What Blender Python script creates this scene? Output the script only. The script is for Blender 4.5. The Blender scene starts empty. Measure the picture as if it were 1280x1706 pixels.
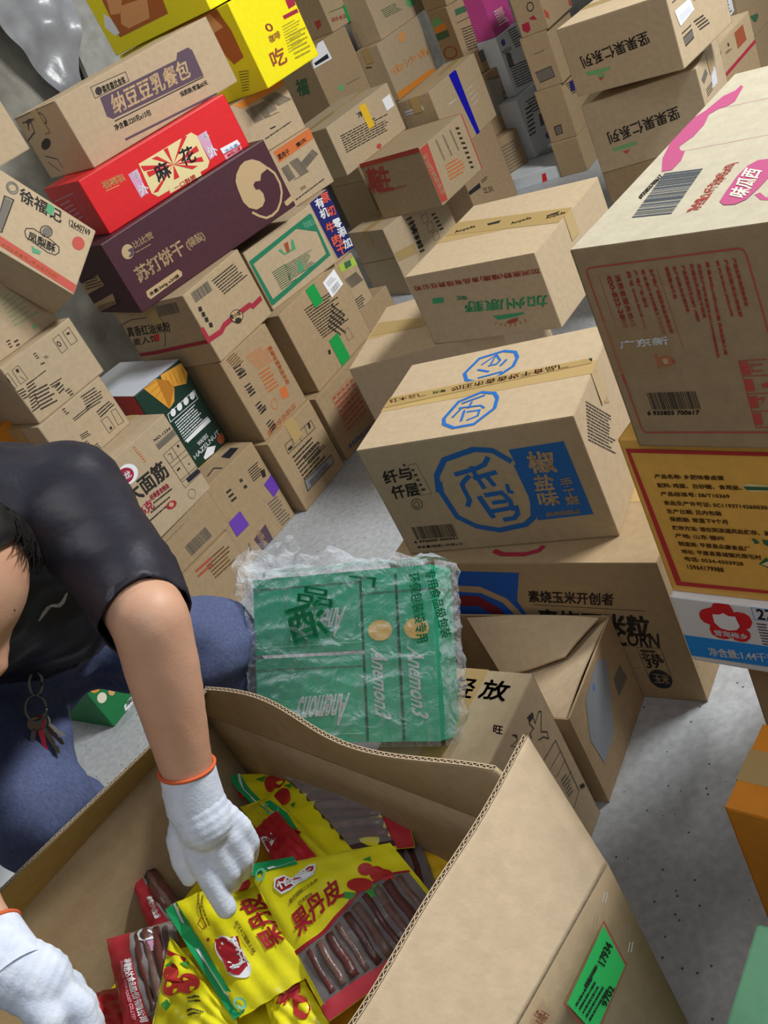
import bpy, bmesh, math, random
import numpy as np
from mathutils import Vector, Matrix
C = bpy.context.scene.collection
SC = bpy.context.scene
random.seed(7)
# ------------------------------------------------------------ camera, world, lights, exposure
cd = bpy.data.cameras.new('camera'); cam = bpy.data.objects.new('camera', cd); C.objects.link(cam)
cd.sensor_fit = 'HORIZONTAL'; cd.sensor_width = 36.0; cd.lens = 1640.0/1280.0*36.0; cd.clip_start = 0.02; cd.clip_end = 60
cam.matrix_world = Matrix.Translation((0, 0, 1.5)) @ Matrix.Rotation(math.pi/2-math.radians(29.57), 4, 'X') @ Matrix.Rotation(math.radians(-28.17), 4, 'Z')
SC.camera = cam
w = bpy.data.worlds.new('world'); SC.world = w; w.use_nodes = True
w.node_tree.nodes['Background'].inputs[0].default_value = (0.86, 0.93, 1.0, 1)
w.node_tree.nodes['Background'].inputs[1].default_value = 0.095
def area(name, loc, target, size, energy, col):
    l = bpy.data.lights.new(name, 'AREA'); l.shape = 'RECTANGLE'; l.size = size[0]; l.size_y = size[1]; l.energy = energy; l.color = col
    o = bpy.data.objects.new(name, l); C.objects.link(o); o.location = loc
    o.rotation_euler = (Vector(target)-Vector(loc)).to_track_quat('-Z', 'Y').to_euler(); return o
area('ceiling_lamp_right', (2.7, 1.6, 3.1), (0.2, 2.0, 0.2), (1.2, 0.3), 140, (0.97, 0.98, 0.97))
area('ceiling_lamp_rear', (-1.2, 3.0, 3.5), (0.5, 1.6, 0.0), (1.2, 0.25), 18, (1.0, 0.97, 0.92))
area('ceiling_lamp_front', (0.7, -0.6, 3.0), (0.1, 2.6, 0.6), (1.2, 0.5), 6, (0.95, 0.98, 1.0))
area('lamp_above_aisle', (-0.1, -0.35, 2.3), (0.25, 1.0, 0.4), (0.8, 0.4), 5.5, (0.98, 0.99, 1.0))  # added fill light near the camera, brightens the cartons at the right
SC.view_settings.view_transform = 'Standard'; SC.view_settings.look = 'None'; SC.view_settings.gamma = 1.0
SC.view_settings.use_curve_mapping = False; SC.view_settings.exposure = 0.25
SC.cycles.max_bounces = 6; SC.cycles.transparent_max_bounces = 12
# ------------------------------------------------------------ materials
def lin(h):
    r = [int(h[i:i+2], 16)/255 for i in (0, 2, 4)]
    return tuple((c/12.92 if c <= .04045 else ((c+.055)/1.055)**2.4) for c in r)
COL = dict(kraft='bfa27a', plum='574252', black='2c2620', ink='20202c', cream='ead9a0', creamw='f2ead2', red='d8252c', lav='d9a3c4', white='f0f2f6',
  gold='e8b070', pinkl='eaa0b0', bluel='a8c8ee', ribbonred='a02a3c', brownd='6b4a22', orange='d08050', orangel='cf7038', green='1f7a58', greenl='7fd0a8',
  greenm='4c9a6c', greend='3c6848', redbrown='9a4c2c', redbrown2='a34a30', greentape='1c9a48', grey='8d8d90', redprint='b84a3c', bluel2='5a78b0', violet='6a3fb0',
  greyd='6c665c', wafer='e0a038', waferd='b87820', crimson='a3203c', greenp='6fae72', olive='a89a20', orangeprint='e08a30', orangep2='dc9a5c',
  bread='b8642c', breadl='e8a468', navy='201f66', lime='a8c048', orangeb='f0643c', greyl='d2d2da', greyl2='9a968a', yellowtape='e8bc30', bluetape='1414a8',
  tape='b89c66', cleartape='c2a276', steel='4e5560', pink='b8507c', redframe='c23434', azure='2490ec', blued='1858b8', tan='b89878', crimsond='7a2230',
  green2='3a9a68', greyblue='8a9096', blue='1f66b4', slip='3ae070', crimson2='a8202c', greenb='1fa866', haw='b8302c', leaf='3f9a3c', olived='8a7a20', violet2='a080b0', redbag='b8303c', gold2='e0b860', green3='1c8a5c', yellow='efe01c')
MAT = {}
def pmat(name, col, rough=.6, spec=.3, metal=0, **k):
    if name in MAT: return MAT[name]
    m = bpy.data.materials.new(name); m.use_nodes = True; b = m.node_tree.nodes['Principled BSDF']
    b.inputs['Base Color'].default_value = (*col, 1); b.inputs['Roughness'].default_value = rough
    b.inputs['Specular IOR Level'].default_value = spec; b.inputs['Metallic'].default_value = metal
    for q, v in k.items(): b.inputs[q].default_value = v
    MAT[name] = m; return m
def noisy(name, c1, c2, scale=40, rough=.75, bump=.15, bscale=200, spec=.2, detail=6, stretch=(1, 1, 1), spots=None):
    if name in MAT: return MAT[name]
    m = pmat(name, c1, rough, spec); t = m.node_tree; N = t.nodes; Lk = t.links; b = N['Principled BSDF']
    tc = N.new('ShaderNodeTexCoord'); mp = N.new('ShaderNodeMapping'); mp.inputs['Scale'].default_value = stretch
    Lk.new(tc.outputs['Object'], mp.inputs[0])
    n = N.new('ShaderNodeTexNoise'); n.inputs['Scale'].default_value = scale; n.inputs['Detail'].default_value = detail; Lk.new(mp.outputs[0], n.inputs[0])
    r = N.new('ShaderNodeValToRGB'); r.color_ramp.elements[0].position = .35; r.color_ramp.elements[1].position = .65
    r.color_ramp.elements[0].color = (*c1, 1); r.color_ramp.elements[1].color = (*c2, 1); Lk.new(n.outputs[0], r.inputs[0])
    out = r.outputs[0]
    if spots:
        v = N.new('ShaderNodeTexVoronoi'); v.inputs['Scale'].default_value = spots[0]; Lk.new(mp.outputs[0], v.inputs[0])
        lt = N.new('ShaderNodeMath'); lt.operation = 'LESS_THAN'; lt.inputs[1].default_value = spots[1]; Lk.new(v.outputs['Distance'], lt.inputs[0])
        sc_ = N.new('ShaderNodeSeparateColor'); Lk.new(v.outputs['Color'], sc_.inputs[0])
        l2 = N.new('ShaderNodeMath'); l2.operation = 'LESS_THAN'; l2.inputs[1].default_value = .35; Lk.new(sc_.outputs[0], l2.inputs[0])
        mu = N.new('ShaderNodeMath'); mu.operation = 'MULTIPLY'; Lk.new(lt.outputs[0], mu.inputs[0]); Lk.new(l2.outputs[0], mu.inputs[1])
        mx = N.new('ShaderNodeMix'); mx.data_type = 'RGBA'; Lk.new(mu.outputs[0], mx.inputs['Factor']); Lk.new(out, mx.inputs[6]); mx.inputs[7].default_value = (*spots[2], 1); out = mx.outputs[2]
    Lk.new(out, b.inputs['Base Color'])
    n2 = N.new('ShaderNodeTexNoise'); n2.inputs['Scale'].default_value = bscale; n2.inputs['Detail'].default_value = 4; Lk.new(mp.outputs[0], n2.inputs[0])
    bp = N.new('ShaderNodeBump'); bp.inputs['Strength'].default_value = bump; bp.inputs['Distance'].default_value = .004; Lk.new(n2.outputs[0], bp.inputs['Height']); Lk.new(bp.outputs[0], b.inputs['Normal'])
    return m
def board(key):                                        # corrugated board in its printed base colour
    h, d = BOARD[key]; c = lin(h); return noisy('board_'+key, tuple(x*(1-d) for x in c), tuple(min(1, x*(1+d)) for x in c), scale=55, rough=.72 if key.startswith('kraft') else .45, bump=.12, bscale=160, spec=.2 if key.startswith('kraft') else .4)
BOARD = dict(kraft=('b09a7a', .05), kraft_b=('a8906f', .05), kraft_c=('b9a486', .045), kraft_d=('a28a6a', .06), kraft_light=('ccb596', .05), kraft_grey=('beb59e', .05), red=('e0242a', .03), plum=('4a2832', .06),
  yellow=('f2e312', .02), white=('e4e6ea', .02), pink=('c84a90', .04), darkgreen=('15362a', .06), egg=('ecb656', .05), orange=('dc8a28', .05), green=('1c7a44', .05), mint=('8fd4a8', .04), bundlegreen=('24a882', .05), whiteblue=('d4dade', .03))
def ink(c):
    rough = .35 if c in ('greentape', 'violet', 'bluetape', 'yellowtape', 'tape', 'cleartape') else .6
    return pmat('print_'+c, lin(COL[c]), rough, .4, Alpha={'cleartape': .3, 'tape': .8}.get(c, 1.0))
# ------------------------------------------------------------ object helpers
def mesh(name, V, F, mats, parent=None, mi=None, smooth=False):
    me = bpy.data.meshes.new(name); me.from_pydata([tuple(v) for v in V], [], F)
    for m in (mats if isinstance(mats, (list, tuple)) else [mats]): me.materials.append(m)
    if mi is not None: me.polygons.foreach_set('material_index', mi)
    if smooth: me.polygons.foreach_set('use_smooth', [True]*len(me.polygons))
    me.update(); o = bpy.data.objects.new(name, me); C.objects.link(o)
    if parent is not None: o.parent = parent
    return o
def tag(o, label=None, cat=None, group=None, kind=None):
    if label: o['label'] = label
    if cat: o['category'] = cat
    if group: o['group'] = group
    if kind: o['kind'] = kind
    return o
def empty(name, M, label=None, cat=None, group=None):
    o = bpy.data.objects.new(name, None); C.objects.link(o); o.empty_display_size = .05
    o.matrix_world = M; return tag(o, label, cat, group)
class MB:
    def __init__(s): s.V = []; s.F = []; s.I = []
    def add(s, V, F, i=0):
        n = len(s.V); s.V += [tuple(v) for v in V]; s.F += [tuple(n+k for k in f) for f in F]; s.I += [i]*len(F)
    def box(s, a, b, i=0):
        x0, y0, z0 = a; x1, y1, z1 = b
        s.add([(x0,y0,z0),(x1,y0,z0),(x1,y1,z0),(x0,y1,z0),(x0,y0,z1),(x1,y0,z1),(x1,y1,z1),(x0,y1,z1)], [(0,3,2,1),(4,5,6,7),(0,1,5,4),(1,2,6,5),(2,3,7,6),(3,0,4,7)], i)
    def tube(s, pts, r, n=8, i=0, cap=True):
        pts = [Vector(p) for p in pts]; rr = r if isinstance(r, (list, tuple)) else [r]*len(pts); V = []; F = []
        up = None
        for k, p in enumerate(pts):
            d = (pts[min(k+1, len(pts)-1)]-pts[max(k-1, 0)]).normalized()
            if up is None: up = d.orthogonal().normalized()
            a = (up-d*up.dot(d)).normalized(); up = a; b = d.cross(a)
            V += [p+(a*math.cos(2*math.pi*q/n)+b*math.sin(2*math.pi*q/n))*rr[k] for q in range(n)]
        for k in range(len(pts)-1):
            for q in range(n): F.append((k*n+q, k*n+(q+1) % n, (k+1)*n+(q+1) % n, (k+1)*n+q))
        if cap: F.append(tuple(range(n-1, -1, -1))); F.append(tuple((len(pts)-1)*n+q for q in range(n)))
        s.add(V, F, i)
    def obj(s, name, mats, parent=None, smooth=False): return mesh(name, s.V, s.F, mats, parent, s.I, smooth)
def grid(fn, nu, nv, flip=False):
    V = [fn(i/nu, j/nv) for j in range(nv+1) for i in range(nu+1)]; F = []
    for j in range(nv):
        for i in range(nu):
            a = j*(nu+1)+i; f = (a, a+1, a+nu+2, a+nu+1); F.append(f[::-1] if flip else f)
    return V, F
# ------------------------------------------------------------ flat print: lettering, barcodes, line work
_tx = {}
def glyphs(s, bold):
    k = (s, bold)
    if k in _tx: return _tx[k]
    cu = bpy.data.curves.new('t', 'FONT'); cu.body = s; cu.size = 1; cu.resolution_u = 2; cu.offset = 0
    o = bpy.data.objects.new('t', cu); C.objects.link(o); dg = bpy.context.evaluated_depsgraph_get()
    me = bpy.data.meshes.new_from_object(o.evaluated_get(dg))
    V = np.array([v.co[:2] for v in me.vertices]) if len(me.vertices) else np.zeros((0, 2)); F = [tuple(p.vertices) for p in me.polygons]
    nrm = [p.normal.z for p in me.polygons]; F = [f if n > 0 else f[::-1] for f, n in zip(F, nrm)]
    bpy.data.objects.remove(o); bpy.data.curves.remove(cu); bpy.data.meshes.remove(me)
    if len(V):
        lo, hi = V.min(0), V.max(0); V = (V-lo)/np.maximum(hi-lo, 1e-6)
    _tx[k] = (V, F); return _tx[k]
def item2d(it, rng):
    """one printed item -> list of (2-D points, faces)"""
    kind, a = it[1], np.array(it[4]).reshape(-1, 2)
    if kind == 'Q':
        n = len(a)
        if n < 3: return []
        ar = 0.5*sum(a[i][0]*a[(i+1) % n][1]-a[(i+1) % n][0]*a[i][1] for i in range(n))
        from mathutils.geometry import tessellate_polygon
        tr = tessellate_polygon([[Vector((p[0], p[1], 0)) for p in a]]); out = []
        for t in tr:
            p, q, r = [a[i] for i in t]; cr = (q[0]-p[0])*(r[1]-p[1])-(q[1]-p[1])*(r[0]-p[0])
            out.append(tuple(t) if cr < 0 else tuple(t)[::-1])
        return [(a, out)]
    if kind == 'S':
        wd = it[5]/2; res = []; P = []; n = len(a)
        closed = n > 2 and np.linalg.norm(a[0]-a[-1]) < 1e-4
        for i in range(n):
            d0 = a[i]-a[i-1] if i else (a[-1]-a[-2] if closed else a[1]-a[0]); d1 = a[i+1]-a[i] if i < n-1 else (a[1]-a[0] if closed else a[-1]-a[-2])
            d0 = d0/(np.linalg.norm(d0)+1e-9); d1 = d1/(np.linalg.norm(d1)+1e-9); t = d0+d1; t = t/(np.linalg.norm(t)+1e-9); nn = np.array([-t[1], t[0]])
            k = wd/max(.45, abs(np.dot(nn, [-d0[1], d0[0]]))); P += [a[i]+nn*k, a[i]-nn*k]
        return [(P, [(2*i, 2*i+1, 2*i+3, 2*i+2)[::1] for i in range(n-1)])]
    o, u, v = a[0], a[1]-a[0], a[2]-a[0]
    if kind == 'T':
        V, F = glyphs(it[5], 0); n = max(1, len(it[5])); d = min(.06, .022+it[6]*.7)*np.linalg.norm(v)
        if d < .0012 and it[6] < .03: d = max(d, .0006)
        eu, ev = u/(np.linalg.norm(u)+1e-9), v/(np.linalg.norm(v)+1e-9)
        return [([o+u*p[0]+v*(1-p[1])+eu*a*d+ev*b*d for p in V], F) for a, b in ((-.5, -.5), (.5, -.5), (-.5, .5), (.5, .5))]
    def quad(x0, x1, y0, y1): return [o+u*x0+v*y0, o+u*x1+v*y0, o+u*x1+v*y1, o+u*x0+v*y1]
    P = []; F = []
    if kind == 'B':
        x = 0
        while x < 1:
            wd = rng.choice([.008, .014, .022]); P += quad(x, min(1, x+wd), 0, 1); x += wd+rng.choice([.008, .012, .02])
    if kind == 'L':
        n = it[5]
        for r in range(n):
            y0 = (r+.25)/n; y1 = (r+.68)/n; x = 0; end = rng.uniform(.7, 1)
            while x < end:
                wd = rng.uniform(.03, .10); P += quad(x, min(end, x+wd), y0, y1); x += wd+rng.uniform(.006, .022)
    if kind == 'E':
        n = 28; rg = it[5]; c = o+(u+v)/2
        if rg:
            sc = max(.05, 1-2*rg/max(1e-6, min(np.linalg.norm(u), np.linalg.norm(v))))
            for s in (1, sc): P += [c+(u*math.cos(t)+v*math.sin(t))*.5*s for t in [2*math.pi*i/n for i in range(n)]]
            return [(P, [(i, i+n, n+(i+1) % n, (i+1) % n) for i in range(n)])]
        P = [c+(u*math.cos(t)+v*math.sin(t))*.5 for t in [2*math.pi*i/n for i in range(n)]]; return [(P, [tuple(range(n))[::-1]])]
    F = [(i, i+3, i+2, i+1) for i in range(0, len(P), 4)]
    return [(P, F)]
def fine(P, F, lim=.045):                              # split long triangles so that print follows the dented board
    P = [tuple(p) for p in P]; st = []; out = []
    for f in F: st += [(f[0], f[i], f[i+1]) for i in range(1, len(f)-1)]
    mid = {}
    while st:
        t = st.pop(); L3 = [((P[t[i]][0]-P[t[(i+1) % 3]][0])**2+(P[t[i]][1]-P[t[(i+1) % 3]][1])**2, i) for i in range(3)]; l, i = max(L3)
        if l <= lim*lim: out.append(t); continue
        a, b, c = t[i], t[(i+1) % 3], t[(i+2) % 3]; k = (min(a, b), max(a, b))
        if k not in mid: mid[k] = len(P); P.append(((P[a][0]+P[b][0])/2, (P[a][1]+P[b][1])/2))
        m = mid[k]; st += [(a, m, c), (m, b, c)]
    return P, out
def print_art(items, place, parent, seed=1):
    """place(face, x, y, off) -> 3-D point on the carton; every ink shares one mesh, labels and tapes get their own"""
    rng = random.Random(seed); mb = MB(); inks = []
    for k, it in enumerate(items):
        face, kind, c, l = it[:4]
        sep = kind == 'Q' and len(it) > 5 and it[5]
        m = MB() if sep else mb
        if not sep and c not in inks: inks.append(c)
        for P, F in item2d(it, rng):
            off = .0006*l+.00004*(k % 12)+(.0006 if sep else 0)
            if kind in 'QSBE': P, F = fine(P, F)
            P3 = [place(face, p[0], p[1], off) for p in P]
            m.add(P3, F, 0 if sep else inks.index(c))
        if sep: mesh('shipping_label' if c == 'white' else 'tape_strip', m.V, m.F, ink(c), parent)
    if mb.V: mesh('printed_markings', mb.V, mb.F, [ink(c) for c in inks], parent, mb.I)['kind'] = 'stuff'
# ------------------------------------------------------------ closed carton
def carton_parts(root, w, d, h, key, seam, art, seed, tape=True, tcol=None):
    rng = random.Random(seed); m = board(key); amp = {f: rng.uniform(.0004, .0022)*min(1, min(w, h)/.2) for f in 'FLRB'}; amp['T'] = 0 if seam else .002
    def P(f, x, y, off=0):
        W_, H_ = {'F': (w, h), 'B': (w, h), 'L': (d, h), 'R': (d, h), 'T': (w, d)}[f]
        u, v = min(max(x/W_, 0), 1), min(max(y/H_, 0), 1); q = off-amp[f]*16*u*(1-u)*v*(1-v)
        return {'F': (x, -q, h-y), 'L': (-q, d-x, h-y), 'R': (w+q, x, h-y), 'B': (w-x, d+q, h-y), 'T': (x, d-y, h+q)}[f]
    mb = MB(); e = .003
    def side(f, W_, H_):
        us = [0, e/W_]+[i/9 for i in range(1, 9)]+[1-e/W_, 1]; vs = [0, e/H_]+[i/9 for i in range(1, 9)]+[1-e/H_, 1]
        V = []
        for v in vs:
            for u in us:
                o_ = -.0012*((u in (0, 1))+(v in (0, 1))); V.append(P(f, u*W_, v*H_, o_))
        n = len(us); F = [(j*n+i, (j+1)*n+i, (j+1)*n+i+1, j*n+i+1) for j in range(len(vs)-1) for i in range(n-1)]
        mb.add(V, F)
    for f in 'FLRB': side(f, d if f in 'LR' else w, h)
    if not seam: side('T', w, d)
    else: mb.add([(0.002, .002, h-.0035), (w-.002, .002, h-.0035), (w-.002, d-.002, h-.0035), (.002, d-.002, h-.0035)], [(0, 1, 2, 3)])
    mb.add([(0.001, .001, 0), (w-.001, .001, 0), (w-.001, d-.001, 0), (.001, d-.001, 0)], [(3, 2, 1, 0)])
    body_ = mb.obj('body', m, root)
    if seam:
        g = .0016; t = .0035; ln = w if seam == 'w' else d
        for s in (0, 1):
            f = MB()
            if seam == 'w': f.box((.0008, .0008 if s == 0 else d/2+g, h-t), (w-.0008, d/2-g if s == 0 else d-.0008, h))
            else: f.box((.0008 if s == 0 else w/2+g, .0008, h-t), (w/2-g if s == 0 else w-.0008, d-.0008, h))
            f.obj('top_flap', m, root)
        if tape:
            tw = .024; q = .0005; f = MB(); dn = min(.07, h*.35)
            if seam == 'w':
                f.box((-q, d/2-tw, h), (w+q, d/2+tw, h+q)); f.box((-q*2, d/2-tw, h-dn), (-q, d/2+tw, h+q)); f.box((w+q, d/2-tw, h-dn), (w+2*q, d/2+tw, h+q))
            else:
                f.box((w/2-tw, -q, h), (w/2+tw, d+q, h+q)); f.box((w/2-tw, -q*2, h-dn), (w/2+tw, -q, h+q)); f.box((w/2-tw, d+q, h-dn), (w/2+tw, d+2*q, h+q))
            f.obj('packing_tape', MAT.get('packing_tape') or pmat('packing_tape', lin('b79b68'), .22, .5), root)
    if art: print_art(art, P, body_, seed)
def carton(key, label, board_key='kraft', seam=None, group=None, name='carton', tape=True):
    x, y, z, yaw, w, d, h = LAYOUT[key]
    root = empty(name, Matrix.Translation((x, y, z)) @ Matrix.Rotation(yaw, 4, 'Z'), label, 'box', group)
    carton_parts(root, w, d, h, board_key, seam, ART.get(key), sum(map(ord, key)), tape)
    return root
LAYOUT={'icon': [-0.2246, 2.8923, -0.0, 0.7549, 0.2493, 0.34, 0.2749], 'redgrid': [-0.0253, 3.0842, -0.0, 0.7617, 0.36, 0.32, 0.2566], 'purple': [-0.4605, 2.7485, -0.0, 0.6886, 0.2539, 0.3, 0.3013], 'orange': [-0.2278, 2.9245, 0.2754, 0.6794, 0.2285, 0.3, 0.2968], 'greent': [-0.001, 3.1252, 0.2576, 0.7719, 0.3701, 0.34, 0.2978], 'ribbon': [-0.222, 2.9251, 0.5732, 0.7615, 0.2861, 0.34, 0.2307], 'gframe': [-0.0079, 3.2006, 0.5563, 0.5189, 0.3166, 0.34, 0.211], 'maroon': [-0.3554, 2.9699, 0.8049, 0.4874, 0.6479, 0.32, 0.2249], 'mahua': [-0.3238, 3.0495, 1.0308, 0.454, 0.5515, 0.3, 0.1662], 'natto': [-0.2734, 3.1456, 1.198, 0.4727, 0.5718, 0.36, 0.2024], 'wafer': [-0.4987, 2.8939, 0.305, 0.6193, 0.1995, 0.36, 0.3121], 'under_mian2': [-0.6372, 2.4693, -0.0, 0.7047, 0.26, 0.34, 0.2], 'under_mian': [-0.6048, 2.5235, 0.201, 0.6499, 0.2253, 0.34, 0.1325], 'mian': [-0.6013, 2.5145, 0.3345, 0.6878, 0.2414, 0.3, 0.2672], 'corn': [-0.0445, 1.7893, 0.0, -0.7763, 0.6, 0.4, 0.3691], 'xiang': [0.008, 1.7756, 0.3701, -0.6743, 0.4624, 0.321, 0.2769], 'plain': [0.1106, 2.8154, 0.0, -0.5813, 0.5, 0.4, 0.4], 'jia': [0.3599, 2.6654, 0.401, -0.836, 0.42, 0.4348, 0.2202], 'big': [0.3314, 1.0699, 0.8, -0.9296, 0.5, 0.5, 0.2826], 'nuts': [1.1121, 3.006, 0.75, -0.94, 0.3503, 0.34, 0.2027], 'nuts2': [1.116, 3.017, 0.5, -0.7005, 0.3508, 0.34, 0.2182], 'big8': [0.5781, 4.2857, -0.0, 0.5076, 0.4, 0.2549, 0.3242], 'red': [0.8384, 4.1657, 0.3252, 0.6948, 0.36, 0.34, 0.2546], 'm5': [0.5477, 4.366, 0.5808, 0.667, 0.4719, 0.3, 0.2143], 'b21': [0.1358, 3.5193, 0.26, 0.7357, 0.3, 0.32, 0.1986], 'blue': [0.1714, 3.5845, 0.4596, 0.6911, 0.27, 0.3, 0.2429], 'strip1': [0.095, 3.655, 0.7035, 0.4307, 0.36, 0.3, 0.2123], 'strip0': [0.0857, 3.6791, 0.9168, 0.4235, 0.36, 0.3, 0.1932], 'm3': [0.7186, 5.2079, 0.68, 0.5811, 0.305, 0.26, 0.3355], 'm1': [0.9038, 5.3621, 1.0165, 0.5612, 0.27, 0.26, 0.3], 'm4': [1.0626, 5.2695, 0.6, 0.6959, 0.3995, 0.16, 0.2824], 'm2': [1.1101, 5.3339, 0.8834, 0.6992, 0.4502, 0.16, 0.3], 'm6': [1.0598, 4.5894, 0.38, 0.7685, 0.4865, 0.176, 0.3071], 'm12': [1.3495, 5.0166, -0.0, 0.3329, 0.1834, 0.13, 0.2456], 'm11': [1.381, 5.0878, 0.2466, 0.5642, 0.25, 0.13, 0.2839], 'm10': [1.5135, 5.2272, 0.5315, 0.5179, 0.13, 0.13, 0.0988], 'm9': [1.4482, 5.2531, 0.6313, 0.2358, 0.1794, 0.2, 0.2548], 'm22': [1.4626, 5.2739, 0.887, 0.3158, 0.2, 0.2, 0.25], 'w3': [1.5651, 4.7761, 0.0, 0.9242, 0.24, 0.3, 0.06], 'w2': [1.5728, 5.0792, 0.061, 0.6958, 0.246, 0.13, 0.3052], 'w1': [1.6049, 5.163, 0.3672, 0.5718, 0.197, 0.13, 0.2939], 'pink': [1.6166, 5.1959, 0.6621, 0.7035, 0.2166, 0.13, 0.28], 'm20': [1.5623, 4.767, 0.0, -0.7819, 0.14, 0.3, 0.17], 'm19': [1.5712, 4.7771, 0.171, -0.7805, 0.14, 0.3, 0.2533], 'm18': [1.5831, 4.7669, 0.4253, -0.7812, 0.14, 0.3, 0.246], 'm17': [1.5953, 4.7565, 0.6722, -0.8009, 0.14, 0.3, 0.28], 'a13l': [-0.7013, 2.5725, 0.6026, 0.7188, 0.2414, 0.24, 0.1607], 'a13u': [-0.6973, 2.5927, 0.7643, 0.6892, 0.2501, 0.3, 0.1734], 'a14': [-0.8419, 2.5592, 0.9387, 0.6576, 0.38, 0.34, 0.1653], 'a16': [-0.6773, 2.7755, 1.33, 0.7001, 0.38, 0.3, 0.25], 'yel0': [-0.0677, 4.2064, 1.111, -0.9344, 0.6784, 0.2884, 0.2862], 'yel1': [-0.0777, 4.1764, 1.402, -0.9344, 0.6, 0.27, 0.22], 'nr': [1.6952, 3.2786, 0.5, 0.6876, 0.3741, 0.34, 0.1073], 'egg': [0.3198, 1.1106, 0.522, -0.9044, 0.5, 0.4, 0.277], 'white': [0.3105, 1.1044, 0.386, -0.9136, 0.5, 0.4, 0.135], 'uw': [0.3887, 1.1091, 0.0, -0.8727, 0.36, 0.3, 0.385], 'ora': [0.1885, 0.7611, -0.0, -0.9076, 0.34, 0.13, 0.5], 'mint': [0.0635, 0.5862, -0.0, -0.8299, 0.3, 0.1207, 0.42], 'cashew': [-0.9441, 2.2934, -0.0, 0.7935, 0.24, 0.2, 0.17], 'fang': [-0.1461, 1.0133, 0.0, 0.7967, 0.34, 0.22, 0.3782], 'gray': [0.1138, 1.2699, -0.0, 0.8263, 0.2548, 0.4, 0.2355], 'orl': [-1.1378, 1.3982, 0.0, 0.7505, 0.3, 0.2, 0.3], 'whl': [-1.064, 1.2568, -0.0, 0.7505, 0.26, 0.1, 0.4], 'sml': [-0.9423, 2.5769, 0.58, 0.7156, 0.22, 0.16, 0.2], 'wbx': [1.7942, 3.4074, 0.6083, 0.8136, 0.2747, 0.2, 0.3], 'brg': [2.3174, 4.1933, 0.3, 0.6807, 0.6, 0.3, 0.5], 'sup_m30': [0.7186, 5.2079, 0.0, 0.5811, 0.285, 0.26, 0.339], 'sup_m31': [0.7186, 5.2079, 0.34, 0.5811, 0.285, 0.26, 0.339], 'sup_m40': [1.0626, 5.2695, 0.0, 0.6959, 0.3795, 0.16, 0.299], 'sup_m41': [1.0626, 5.2695, 0.3, 0.6959, 0.3795, 0.16, 0.299], 'sup_m60': [1.0598, 4.5894, 0.0, 0.7685, 0.4165, 0.176, 0.379], 'sup_b210': [0.1358, 3.5193, 0.0, 0.7357, 0.4, 0.32, 0.259], 'sup_nuts20': [1.116, 3.017, 0.0, -0.7005, 0.3508, 0.34, 0.249], 'sup_nuts21': [1.116, 3.017, 0.25, -0.7005, 0.3508, 0.34, 0.249], 'sup_nr0': [1.6952, 3.2786, 0.0, 0.6876, 0.3741, 0.34, 0.249], 'sup_nr1': [1.6952, 3.2786, 0.25, 0.6876, 0.3741, 0.34, 0.249], 'sup_sml0': [-0.9123, 2.6569, 0.0, 0.7156, 0.14, 0.1, 0.579], 'sup_brg0': [2.3174, 4.1933, 0.0, 0.6807, 0.6, 0.3, 0.299]}
BAGS={'b1': [[-0.3687, 0.9345, 0.6], [-0.1871, 0.8816, 0.58], [-0.1509, 0.7643, 0.53], [-0.3235, 0.724, 0.545], 0.184, 0.177], 'b2': [[-0.4268, 0.7802, 0.55], [-0.5079, 0.9981, 0.55], [-0.3615, 0.964, 0.57], [-0.3105, 0.7809, 0.56], 0.211, 0.134], 'b3': [[-0.4199, 1.2485, 0.5], [-0.1578, 1.0569, 0.52], [-0.1706, 0.916, 0.515], [-0.3141, 1.0027, 0.5], 0.247, 0.205], 'b4': [[-0.4039, 1.154, 0.51], [-0.3418, 1.1196, 0.53], [-0.2721, 0.9311, 0.54], [-0.325, 0.9331, 0.54], 0.063, 0.219], 'b5': [[-0.3654, 1.0349, 0.565], [-0.3303, 1.0536, 0.56], [-0.2888, 0.9395, 0.56], [-0.3419, 0.9399, 0.565], 0.047, 0.11], 'b6': [[-0.6021, 1.1399, 0.5], [-0.557, 1.1357, 0.5], [-0.4993, 1.0025, 0.49], [-0.5698, 1.0229, 0.49], 0.059, 0.134], 'b7': [[-0.6314, 1.0399, 0.51], [-0.5198, 1.0007, 0.52], [-0.4948, 0.8399, 0.52], [-0.6015, 0.877, 0.51], 0.116, 0.164], 'b8': [[-0.5185, 0.9622, 0.535], [-0.5561, 0.8376, 0.53], [-0.4396, 0.7647, 0.53], [-0.4344, 0.7957, 0.54], 0.082, 0.162], 'b9': [[-0.398, 0.7964, 0.54], [-0.3454, 0.8002, 0.55], [-0.3237, 0.7153, 0.53], [-0.3908, 0.7243, 0.53], 0.061, 0.082], 'b10': [[-0.1229, 0.9, 0.46], [-0.1714, 1.0031, 0.46], [-0.2474, 0.9677, 0.46], [-0.205, 0.8593, 0.46], 0.115, 0.088], 'b11': [[-0.6922, 1.0039, 0.47], [-0.6207, 0.9841, 0.47], [-0.6039, 0.8835, 0.47], [-0.6799, 0.9143, 0.47], 0.078, 0.096], 'b12': [[-0.4323, 1.2873, 0.47], [-0.3701, 1.275, 0.48], [-0.3418, 1.2043, 0.475], [-0.4179, 1.2197, 0.47], 0.071, 0.073], 'b13': [[-0.5397, 0.9983, 0.47], [-0.431, 0.9557, 0.47], [-0.4178, 0.8027, 0.47], [-0.5233, 0.8414, 0.47], 0.115, 0.156], 'b14': [[-0.2891, 0.9893, 0.48], [-0.1671, 0.9558, 0.48], [-0.1676, 0.8022, 0.47], [-0.3001, 0.8065, 0.47], 0.13, 0.169]}
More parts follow.
